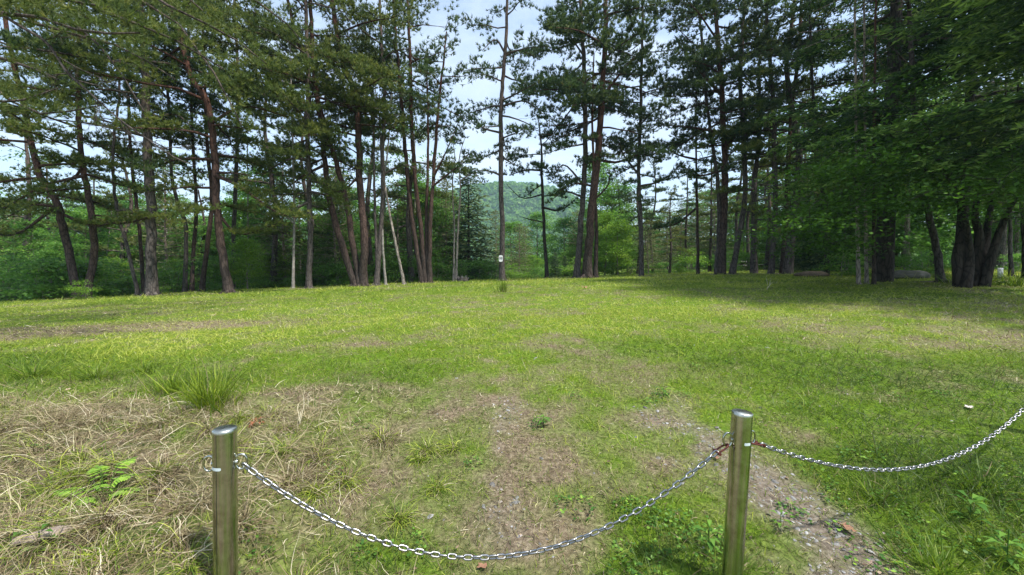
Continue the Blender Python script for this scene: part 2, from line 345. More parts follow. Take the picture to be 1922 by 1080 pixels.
def lawn():
    rng = np.random.default_rng(5)
    g1 = {'V': [], 'Q': [], 'v': [], 'd': [], 'n': 0}; g2 = {'V': [], 'Q': [], 'v': [], 'd': [], 'n': 0}
    def put(gq, V, Q, k, v, d):
        gq['V'].append(V); gq['Q'].append(Q + gq['n']); gq['n'] += len(V); gq['v'].append(np.repeat(v, k)); gq['d'].append(np.repeat(d, k))
    # (y0,y1,density,len,width,segments)
    for y0, y1, den, L0, w0, ns in [(1.1, 2.6, 5200, .055, .0034, 3), (2.6, 4.5, 3200, .055, .0045, 2), (4.5, 8, 1500, .06, .007, 2), (8, 13, 620, .065, .011, 1), (13, 27, 210, .08, .02, 1)]:
        hw = 1.9 if y0 > 2 else 2.1; area = hw * (y1 ** 2 - y0 ** 2); n = int(area * den)
        y = np.sqrt(rng.uniform(y0 ** 2, y1 ** 2, n)); x = y * rng.uniform(-hw, hw, n); kk_ = (np.abs(x) < 1.42 * y) | (rng.random(n) < .6); x = x[kk_]; y = y[kk_]; n = len(x)
        dry, grav, lush = masks(x, y)
        over = y - np.interp(x, CX, CY)
        cl = fbm(x * 9, y * 9, 77, 2)
        keep = rng.random(n) < np.clip((1.05 - .62 * dry) * (1 - .72 * grav) * (.45 + .95 * cl) + .4 * lush, 0, 1) * (over < .6)
        x, y, dry, grav, lush, cl = (a[keep] for a in (x, y, dry, grav, lush, cl)); n = len(x)
        isdry = rng.random(n) < .06 + .42 * dry - .10 * sstep(3.5, 6, y)
        L = L0 * rng.lognormal(0, .35, n) * (.75 + .8 * lush + .45 * cl) * (1 - .25 * dry)
        L *= np.where((y > 12) & (rng.random(n) < .25), 1.7, 1)
        v = np.clip(rng.normal(.40, .2, n) + .26 * sstep(4.2, 6, y) * (1 - sstep(9, 13, y)) * sstep(-9, -5, x) * (1 - sstep(3, 8, x)) + .9 * (fbm(x * .8, y * .8, 91) - .5) - .25 * lush + .32 * sstep(3.5, 7, y), 0, 1)  # sunlit band across the middle lawn painted in as brighter, yellower blades
        B = np.stack([x, y, g(x, y) - .004], -1)
        V, Q, k = ribbons(B, rng.uniform(0, 2 * math.pi, n), L, w0 * rng.uniform(.6, 1.4, n), rng.uniform(R(35), R(88), n), rng.uniform(.2, 1.3, n), ns, rng)
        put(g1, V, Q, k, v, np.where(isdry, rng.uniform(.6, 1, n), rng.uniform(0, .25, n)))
    # straw strands lying over one another
    for y0, y1, den, L0, w0, ns in [(1.1, 2.8, 5200, .065, .0026, 5), (2.8, 5, 2200, .065, .0038, 4), (5, 12, 650, .09, .010, 2)]:
        hw = 1.9 if y0 > 2 else 2.1; area = hw * (y1 ** 2 - y0 ** 2); n = int(area * den)
        y = np.sqrt(rng.uniform(y0 ** 2, y1 ** 2, n)); x = y * rng.uniform(-hw, hw, n); kk_ = (np.abs(x) < 1.42 * y) | (rng.random(n) < .6); x = x[kk_]; y = y[kk_]; n = len(x)
        dry, grav, lush = masks(x, y); bank = sstep(-.6, -1.3, x) * (1 - sstep(2.4, 4.2, y))
        cl = fbm(x * 5, y * 5, 55, 3)
        hol = np.exp(-(((x + 1.80) / .32) ** 2 + ((y - 1.80) / .13) ** 2))
        keep = rng.random(n) < np.clip((dry ** 1.5 * .62 + .5 * bank) * (1 - .2 * grav) * (.02 + 2.0 * cl ** 1.5) + .09, 0, 1) * (1 - .4 * hol)
        x, y, dry, grav, bank, cl = (a[keep] for a in (x, y, dry, grav, bank, cl)); n = len(x)
        L = L0 * rng.lognormal(0, .45, n) * (.5 + .9 * bank)
        hd = rng.normal(0, 1.5, n) + 14 * fbm(x * 2.6, y * 2.6, 63, 2)
        B = np.stack([x, y, g(x, y) + rng.uniform(-.004, .03, n) * (.35 + .8 * bank)], -1)
        V, Q, k = ribbons(B, hd, L, w0 * rng.uniform(.5, 1.5, n), rng.uniform(R(-5), R(65), n), rng.uniform(-.6, 2.8, n), ns, rng)
        put(g2, V, Q, k, np.clip(rng.normal(.55, .25, n) - .1 * (1 - bank), 0, 1), np.clip(rng.normal(.95, .1, n), .6, 1))
    # tussocks: straw falling outwards from clump centres on the bank
    nc = 120; cx = rng.uniform(-3.4, -.95, nc); cy = 1.25 + 1.45 * rng.random(nc) ** 1.3; k = 230; cx = cx + .3 * np.maximum(cy - 2.2, 0); cx = np.where(rng.random(nc) < .08, rng.uniform(-.9, -.3, nc), cx)
    hol = np.exp(-(((cx + 1.80) / .30) ** 2 + ((cy - 1.80) / .12) ** 2)); cx, cy = cx[hol < .8], cy[hol < .8]; nc = len(cx); sz = rng.uniform(.6, 1.25, nc)
    a = rng.uniform(0, 6.28, (nc, k)); q = np.abs(rng.normal(0, .05, (nc, k))) * sz[:, None]; hd = (a + rng.normal(0, .45, (nc, k))).ravel()
    hd = np.where(rng.random(nc * k) < .55, hd, np.repeat(rng.uniform(3.6, 5.8, nc), k) + rng.normal(0, .5, nc * k))
    x = (cx[:, None] + np.cos(a) * q).ravel(); y = (cy[:, None] + np.sin(a) * q).ravel(); n = len(x); dryf = rng.random(n) < np.repeat(rng.choice([.93, .85, .55, .2], nc, p=[.2, .25, .2, .35]), k); ss = np.repeat(sz, k)
    B = np.stack([x, y, g(x, y) + .0], -1); V, Q, kk = ribbons(B, hd, .115 * ss * rng.lognormal(0, .35, n), .0029 * rng.uniform(.5, 1.5, n), rng.uniform(R(30), R(85), n), rng.uniform(.6, 2.4, n), 6, rng)
    put(g2, V, Q, kk, np.clip(rng.normal(.5, .27, n), 0, 1), np.where(dryf, .96, .1))
    for nm, gq, mt in (('grass', g1, 'grass'), ('dead_straw', g2, 'straw')):
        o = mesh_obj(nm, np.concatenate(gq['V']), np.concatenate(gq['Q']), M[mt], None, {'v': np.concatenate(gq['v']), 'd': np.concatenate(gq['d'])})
        tag(o, {'grass': 'short green grass covering the whole clearing', 'dead_straw': 'tangled tan dead grass lying over the lawn and left bank'}[nm], nm.replace('_', ' '), kind='stuff')
lawn()

def debris():
    rng = np.random.default_rng(18); n = 4200; y = 1.2 + 12 * rng.random(n) ** 1.8; x = y * rng.uniform(-1.4, 1.4, n); L = rng.lognormal(-4.7, .45, n) * (1 + .08 * y); a = rng.uniform(0, 6.28, n)
    d = np.stack([np.cos(a), np.sin(a), rng.normal(0, .15, n)], -1); sd_ = np.stack([-np.sin(a), np.cos(a), rng.normal(0, .3, n)], -1); w = (L * rng.choice([.07, .12, .35], n))[:, None]; L = L[:, None]
    c = np.stack([x, y, g(x, y) + rng.uniform(.008, .03, n)], -1); V = np.stack([c, c + d * L * .5 + sd_ * w, c + d * L + (0, 0, .002), c + d * L * .5 - sd_ * w], 1).reshape(-1, 3)
    m, t, b, o = new_mat('plant_litter'); at = N(t, 'ShaderNodeAttribute', attribute_name='v'); r = ramp(t, [(0, (.04, .025, .018)), (.6, (.13, .08, .05)), (1, (.32, .24, .16))]); t.links.new(at.outputs['Fac'], r.inputs[0]); t.links.new(r.outputs[0], b.inputs['Base Color']); b.inputs['Roughness'].default_value = .85
    tag(mesh_obj('litter', V, np.arange(4 * n).reshape(-1, 4), m, None, {'v': np.repeat(rng.random(n), 4)}), 'small brown leaf bits and bark flakes scattered in the grass', 'litter', kind='stuff')
debris()

def gravel():
    rng = np.random.default_rng(8); n = 60000
    y = rng.uniform(1.3, 6, n); x = rng.uniform(-1, 3.4, n); dry, grav, lush = masks(x, y)
    k = rng.random(n) < grav * .5 + .004; x, y = x[k], y[k]; n = len(x)
    s = rng.lognormal(-5.0, .5, n).clip(.003, .026)
    base = np.array([[-1, -.6, -.3], [0, -1, -.3], [1, -.5, -.3], [.9, .6, -.3], [-.1, 1, -.3], [-1, .5, -.3], [-.6, -.4, .35], [.1, -.6, .4], [.7, -.2, .3], [.5, .5, .4], [-.1, .6, .35], [-.6, .3, .4]])
    V = base[None] * (1 + rng.uniform(-.25, .25, (n, 12, 3))) * s[:, None, None] * np.stack([np.ones(n), rng.uniform(.55, 1, n), rng.uniform(.35, .7, n)], -1)[:, None]
    a = rng.uniform(0, 6.28, n); ca, sa = np.cos(a)[:, None], np.sin(a)[:, None]; tl = rng.normal(0, .25, (n, 1))
    X = V[..., 0] * ca - V[..., 1] * sa; Y = V[..., 0] * sa + V[..., 1] * ca; Z = V[..., 2] + X * tl
    V = np.stack([X + x[:, None], Y + y[:, None], Z + (g(x, y) + s * .12)[:, None]], -1)
    q = []; tt = []
    for i in range(6):
        j = (i + 1) % 6; q.append([i, j, 6 + j, 6 + i])
    for i in range(1, 5): tt.append([6, 6 + i, 6 + i + 1])
    off = np.arange(n)[:, None, None] * 12
    Q = (np.array(q)[None] + off).reshape(-1, 4); T = (np.array(tt)[None] + off).reshape(-1, 3)
    m, t, b, o = new_mat('slate_gravel'); at = N(t, 'ShaderNodeAttribute', attribute_name='v')
    r = ramp(t, [(0, (.09, .085, .08)), (.5, (.18, .178, .175)), (.85, (.31, .31, .315)), (1, (.27, .19, .15))]); c = N(t, 'ShaderNodeTexCoord')
    nz = N(t, 'ShaderNodeTexNoise', inp={'Scale': 120, 'Detail': 4}); t.links.new(c.outputs['Object'], nz.inputs[0])
    mu = N(t, 'ShaderNodeMix', data_type='RGBA', blend_type='OVERLAY', inp={0: .5}); t.links.new(at.outputs['Fac'], r.inputs[0]); t.links.new(r.outputs[0], mu.inputs[6]); t.links.new(nz.outputs[0], mu.inputs[7])
    t.links.new(mu.outputs[2], b.inputs['Base Color']); b.inputs['Roughness'].default_value = .75
    tag(mesh_obj('gravel', V.reshape(-1, 3), [Q, T], m, None, {'v': np.repeat(rng.random(n), 12)}), 'grey slate chips showing along the worn track', 'gravel', kind='stuff')
gravel()

def leafy(name, spots, rng, mat, kind_label=None, leaf=(.02, .012), n_per=60, r=.1, h=.07):
    """low broad-leaved ground cover: little folded leaves on thin stalks"""
    G_ = Geo()
    for (x, y, s) in spots:
        n = int(n_per * s); a = rng.uniform(0, 6.28, n); q = np.sqrt(rng.random(n)) * r * s
        c = np.stack([x + np.cos(a) * q, y + np.sin(a) * q, 0 * a], -1); c[:, 2] = g(c[:, 0], c[:, 1]) + rng.uniform(.01, h, n) * (1 - .5 * q / (r * s))
        d = np.stack([np.cos(a), np.sin(a), rng.uniform(-.25, .35, n)], -1) + rng.normal(0, .4, (n, 3)) * (1, 1, .3)
        dd = unit(d); sdv = unit(np.cross(dd, (0, 0, 1.) + rng.normal(0, .25, (n, 3)))); L = (leaf[0] * rng.uniform(.7, 1.5, n))[:, None]; w = (leaf[1] * rng.uniform(.7, 1.3, n))[:, None]
        up = np.cross(sdv, dd)
        V = np.stack([c, c + dd * L * .35 + sdv * w + up * w * .25, c + dd * L * .8 + sdv * w * .7, c + dd * L, c + dd * L * .8 - sdv * w * .7, c + dd * L * .35 - sdv * w + up * w * .25], 1).reshape(-1, 3)
        b = np.arange(n)[:, None] * 6
        Q = np.concatenate([np.stack([b[:, 0], b[:, 0] + 1, b[:, 0] + 2, b[:, 0] + 3], -1), np.stack([b[:, 0], b[:, 0] + 3, b[:, 0] + 4, b[:, 0] + 5], -1)])
        G_.add(V, Q, None, np.repeat(rng.random(n), 6))
    return G_.build(name, mat)

def ground_cover():
    rng = np.random.default_rng(12); sp = []
    for px, py, rx, ry, n in [(1220, 985, .16, .1, 16), (1270, 1050, .18, .08, 14), (1170, 1040, .1, .06, 7), (1800, 1010, .55, .3, 60), (1880, 900, .3, .2, 14), (1700, 1060, .3, .12, 22), (1015, 797, .08, .06, 5),
                              (1245, 742, .09, .08, 6), (1500, 1000, .1, .08, 3), (700, 1050, .2, .1, 6), (1560, 900, .3, .2, 10), (660, 880, .4, .3, 6), (1700, 760, .9, .5, 20), (1450, 690, .7, .6, 16), (1050, 860, .6, .5, 12), (80, 900, .3, .2, 5), (500, 1020, .1, .08, 5)]:
        c = G(px, py)
        for _ in range(n): sp.append((c[0] + rng.normal(0, rx), c[1] + rng.normal(0, ry), rng.uniform(.5, 1.1)))
    sp = [(x, y, s) for x, y, s in sp if y > 1.2]
    o = leafy('clover', sp[::3], rng, M['weed'], None, (.015, .0075), 44, .1, .06)
    tag(o, 'dark green clover and small leafy weeds among the grass', 'clover', kind='stuff')
ground_cover()
# ------------------------------------------------------------------ tree builders
def limb_path(rng, p0, az, L, el, droop=.0, n=6, kink=.12):
    t = np.linspace(0, 1, n); d = np.array((math.cos(az), math.sin(az), 0.)); s = np.array((-d[1], d[0], 0.))
    z = L * (math.tan(el) * t - droop * t * t)
    k = np.cumsum(rng.normal(0, kink * L / n, n)); kz = np.cumsum(rng.normal(0, kink * .5 * L / n, n)); k[0] = kz[0] = 0
    return p0 + d * (L * t)[:, None] + s * k[:, None] + np.array((0, 0, 1.)) * (z + kz)[:, None]

def pad(rng, path, L, C, Dr, den, wf, t0=.3):
    """side twigs and tuft positions along a limb; flat, cloud-like layer"""
    tw = []; LL = float(np.linalg.norm(np.diff(path, axis=0), axis=1).sum()) * (1 - t0)
    n = max(4, int(LL * 6.2 * den)); az0 = math.atan2(path[-1][1] - path[0][1], path[-1][0] - path[0][0])
    ts = np.linspace(t0, 1, n)
    for i, t in enumerate(ts):
        f = t * (len(path) - 1); k = min(int(f), len(path) - 2); p = path[k] + (path[k + 1] - path[k]) * (f - k)
        sgn = 1 if i % 2 else -1; l = L * wf * (1.15 - .75 * t) * rng.uniform(.5, 1.2)
        a = az0 + sgn * R(rng.uniform(25, 70)) * (1 - .6 * (t > .93))
        q = p + np.array((math.cos(a) * l, math.sin(a) * l, l * rng.uniform(-.02, .28)))
        tw.append((p, q)); m = max(4, int(l / .042 * den))
        u = rng.uniform(.12, 1.08, m)[:, None]
        c = p + (q - p) * u + rng.normal(0, 1, (m, 3)) * (.14, .14, .045)
        dd = unit((q - p)[None]) * .55 + np.array((0, 0, .75)) + rng.normal(0, .35, (m, 3))
        C.append(c); Dr.append(dd)
    return tw

def tufts(C, Dr, rng, k, L, w, vbase=.4, vs=.18, spread=.55):
    n = len(C); c = np.repeat(C, k, 0); d = np.repeat(unit(Dr), k, 0) + rng.normal(0, spread, (n * k, 3))
    v = np.repeat(np.clip(rng.normal(vbase, vs, n), 0, 1), k) + rng.normal(0, .06, n * k)
    return blades(c, d, L * rng.uniform(.7, 1.25, n * k), w * rng.uniform(.7, 1.3, n * k), rng, np.clip(v, 0, 1))

def pine_geo(rng, stems, crown, Rmax, den, k=9, nl=.16, nw=.032, dead=.12, wind=0., boughs=(), wf=.42, gap=.40, v0=.4):
    """stems: list of (path (n,3), r0, r1, z_low).  returns trunk Geo, crown arrays"""
    T = Geo(); C = []; Dr = []
    for path, r0, r1, zlo in stems:
        p = spline(path, max(14, int(len(path) * 5))); m = len(p); tt = np.linspace(0, 1, m)
        p[1:-1] += rng.normal(0, r0 * .10, (m - 2, 3)) * (1, 1, 0)
        rad = r0 + (r1 - r0) * tt ** .9; rad[0] *= 1.4; rad[1] *= 1.12; p0 = p[0].copy(); p[0] = p0 - (0, 0, .25)
        T.tube(p, rad, 11, 0., True, rng, .07)
        for q in range(5):      # root flare
            a = q * 1.26 + rng.uniform(-.3, .3); T.tube([p0 + (0, 0, r0 * 1.3), p0 + (math.cos(a) * r0 * 1.2, math.sin(a) * r0 * 1.2, r0 * .25), p0 + (math.cos(a) * r0 * 2.7, math.sin(a) * r0 * 2.7, -.12)], [r0 * .4, r0 * .48, r0 * .22], 6)
        z = zlo; ztop = p[-1][2]; az = rng.uniform(0, 6.28)
        while z < ztop - .15:
            h = (z - zlo) / (ztop - zlo + 1e-6); i = np.searchsorted(p[:, 2], z).clip(1, m - 1)
            f = (z - p[i - 1][2]) / (p[i][2] - p[i - 1][2] + 1e-6); a0 = p[i - 1] + (p[i] - p[i - 1]) * np.clip(f, 0, 1); rr = rad[i]
            prof = min(1, .5 + 1.6 * h) * (1 if h < .55 else 1 - .8 * (h - .55) / .45)
            L = Rmax * prof * rng.uniform(.55, 1.15)
            az += 2.4 + rng.uniform(-.6, .6); e = R(-7 + 30 * h ** 2 + rng.uniform(-10, 14)); L *= 1 + wind * math.cos(az)
            lp = limb_path(rng, a0, az, L, e, .12 if h < .5 else 0)
            lr = np.linspace(min(rr * .55, .025 + L * .013), .007, len(lp)); T.tube(lp, lr, 6, 0., False)
            if rng.random() < dead * (1.6 - h):
                for _ in range(3):
                    j = rng.integers(2, len(lp)); T.tube(limb_path(rng, lp[j], az + rng.uniform(-1, 1), L * .35, rng.uniform(-.3, .3), 0, 4, .3), np.linspace(.009, .004, 4), 4, 0., False)
            else:
                tw = pad(rng, lp, L, C, Dr, den, wf, .25)
                for (a, b) in tw[::2]: T.tube([a, (a + b) / 2 - (0, 0, .02), b], [.009, .006, .004], 4, 0., False)
            z += gap * rng.uniform(.5, 1.45)
        for a in range(3):        # leader tufts
            lp = limb_path(rng, p[-1], rng.uniform(0, 6.28), .6, R(60), 0); pad(rng, lp, .7, C, Dr, den, .5, .1)
    for bp, L, rb in boughs:       # traced boughs (world/local points)
        q = spline(bp, 8); T.tube(q, np.linspace(rb, .012, 8), 7, 0., False, rng, .08)
        if L > 0: pad(rng, q, L, C, Dr, den * 1.1, wf, .35)
        elif L == 0:
            for _ in range(6):
                j = rng.integers(2, 8); T.tube(limb_path(rng, q[j], rng.uniform(0, 6.28), .5, rng.uniform(-.4, .4), 0, 4, .3), np.linspace(.01, .004, 4), 4, 0., False)
    C = np.concatenate(C); Dr = np.concatenate(Dr)
    return T, C, Dr, tufts(C, Dr, rng, k, nl, nw, v0)

def fir_geo(rng, path, r0, zlo, Lmax, den=1., step=.30, cone=1., card=.07, azc=None, azw=3.2, up=-.05, droop=.1, tipv=.25, sag=.0, wtw=.42, tws=.12):
    """flat drooping sprays on tiered boughs"""
    T = Geo(); Cc = []; Dc = []; Vc = []
    p = spline(path, 16); m = len(p); T.tube(p, r0 * (1 - .92 * np.linspace(0, 1, m)), 10, 0., True, rng, .06)
    z = zlo; zt = p[-1][2]; az = rng.uniform(0, 6)
    while z < zt - .1:
        h = (z - zlo) / (zt - zlo); i = np.searchsorted(p[:, 2], z).clip(1, m - 1); a0 = p[i]
        a0 = np.array((a0[0], a0[1], z)); L = Lmax * ((1 - h) ** cone) * rng.uniform(.7, 1.12) + .15
        az += 2.4 + rng.uniform(-.4, .4); a = az if azc is None else azc + (((az * 1.7) % 2) - 1) * azw
        lp = limb_path(rng, a0, a, L, up + .5 * h + rng.uniform(-.08, .08), droop * (1 - h), 7, .08)
        T.tube(lp, np.linspace(.012 + L * .012, .005, 7), 5, 0., False)
        ax = np.array((math.cos(a), math.sin(a), 0)); nt_ = max(4, int(L / tws * .85))
        t = np.linspace(.14, 1, nt_) + rng.normal(0, .01, nt_); t = t.clip(.1, 1); f = t * 6; k = f.astype(int).clip(0, 5)
        pp = lp[k] + (lp[k + 1] - lp[k]) * (f - k)[:, None]
        sg = np.where(np.arange(nt_) % 2, 1, -1); tl = (L * wtw * (1.08 - t) + .16) * rng.uniform(.7, 1.15, nt_)
        aa = a + sg * R(52) * (1 - .9 * (t > .97)); dv = np.stack([np.cos(aa), np.sin(aa), rng.uniform(-.22, .06, nt_) - sag], -1)
        for j in range(nt_):
            q = max(2, int(tl[j] / card * 1.5 * den)); u = np.linspace(.05, 1, q)[:, None]
            c = pp[j] + dv[j] * tl[j] * u - np.array((0, 0, .12)) * (u * tl[j]) ** 2 + rng.normal(0, .012, (q, 3))
            s2 = np.where(np.arange(q) % 2, 1, -1)[:, None]; side = np.array((-dv[j][1], dv[j][0], 0))
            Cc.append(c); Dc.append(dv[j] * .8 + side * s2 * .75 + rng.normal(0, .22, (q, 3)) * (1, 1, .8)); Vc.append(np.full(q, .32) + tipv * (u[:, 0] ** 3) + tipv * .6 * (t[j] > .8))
        z += step * rng.uniform(.5, 1.4)
    C = np.concatenate(Cc); D_ = np.concatenate(Dc); V = np.concatenate(Vc); n = len(C); k = 2
    c = np.repeat(C, k, 0); d = np.repeat(D_, k, 0) + rng.normal(0, .3, (n * k, 3)); v = np.clip(np.repeat(V, k) + rng.normal(0, .12, n * k), 0, 1)
    return T, blades(c, d, card * 1.9 * rng.uniform(.7, 1.3, n * k), card * .24, rng, v, True)

def broad_geo(rng, stems, r0, centers, leaf=.12, per=90, disc=(.75, .75, .22), limbs=True):
    """leaf layers: flattened discs of small leaves carried by limbs"""
    T = Geo(); allp = []
    for s in stems:
        p = spline(s, 14); p[0] -= (0, 0, .2); T.tube(p, r0 * (1 - .8 * np.linspace(0, 1, 14)), 10, 0., True, rng, .09); allp.append(p)
    A = np.concatenate(allp); Cc = []; Vv = []; centers = sorted(centers, key=lambda c: float(np.min(np.linalg.norm(A - c, axis=1)))); nodes = [p for p in A if p[2] > A[:, 2].min() + .25 * (A[:, 2].max() - A[:, 2].min())]
    for c in centers:
        s = rng.uniform(.65, 1.35); m = int(per * s * s)
        q = rng.normal(0, .55, (m, 3)) * np.array(disc) * s; q[:, 2] -= .12 * (q[:, 0] ** 2 + q[:, 1] ** 2) / (disc[0] * s)
        Cc.append(c + q); Vv.append(np.full(m, rng.normal(.42, .13)))
        if limbs:
            NA = np.array(nodes); dd_ = np.linalg.norm(NA - c, axis=1) + .5 * (NA[:, 2] - c[2]).clip(0); b = NA[np.argmin(dd_)]; mid = (b + c) / 2 + rng.normal(0, .12, 3) * min(1, dd_.min())
            w_ = min(1, .25 + dd_.min() * .0 + .75 * (np.argmin(dd_) < len(A))); T.tube(spline([b, mid, c], 5), np.linspace(max(.008, r0 * .16 * w_), max(.006, r0 * .07 * w_), 5), 5, 0., False); nodes.append(c)
    C = np.concatenate(Cc); V = np.concatenate(Vv); n = len(C)
    d = np.stack([rng.normal(0, 1, n), rng.normal(0, 1, n), rng.normal(-.25, .35, n)], -1)
    # leaves lie close to level
    dd = unit(d); up = np.array((0, 0, 1.)) + rng.normal(0, .45, (n, 3)); r = unit(np.cross(dd, up)); L = (leaf * rng.uniform(.7, 1.3, n))[:, None]
    Vx = np.stack([C, C + dd * L * .45 + r * L * .34, C + dd * L, C + dd * L * .45 - r * L * .34], 1).reshape(-1, 3)
    return T, (Vx, np.arange(4 * n).reshape(-1, 4), np.repeat(np.clip(V + rng.normal(0, .12, n), 0, 1), 4))

def finish(name, base, T, crown, bark, leafm, label, cat, group=None, trunkname='trunk', crownname='crown'):
    root = empty(name, base); tag(root, label, cat, group)
    b = np.array(base)
    T.V = [v - b for v in T.V]; T.build(trunkname, M[bark], root, True)
    V, Fq, a = crown; mesh_obj(crownname, V - b, Fq, M[leafm], root, {'v': a})
    return root

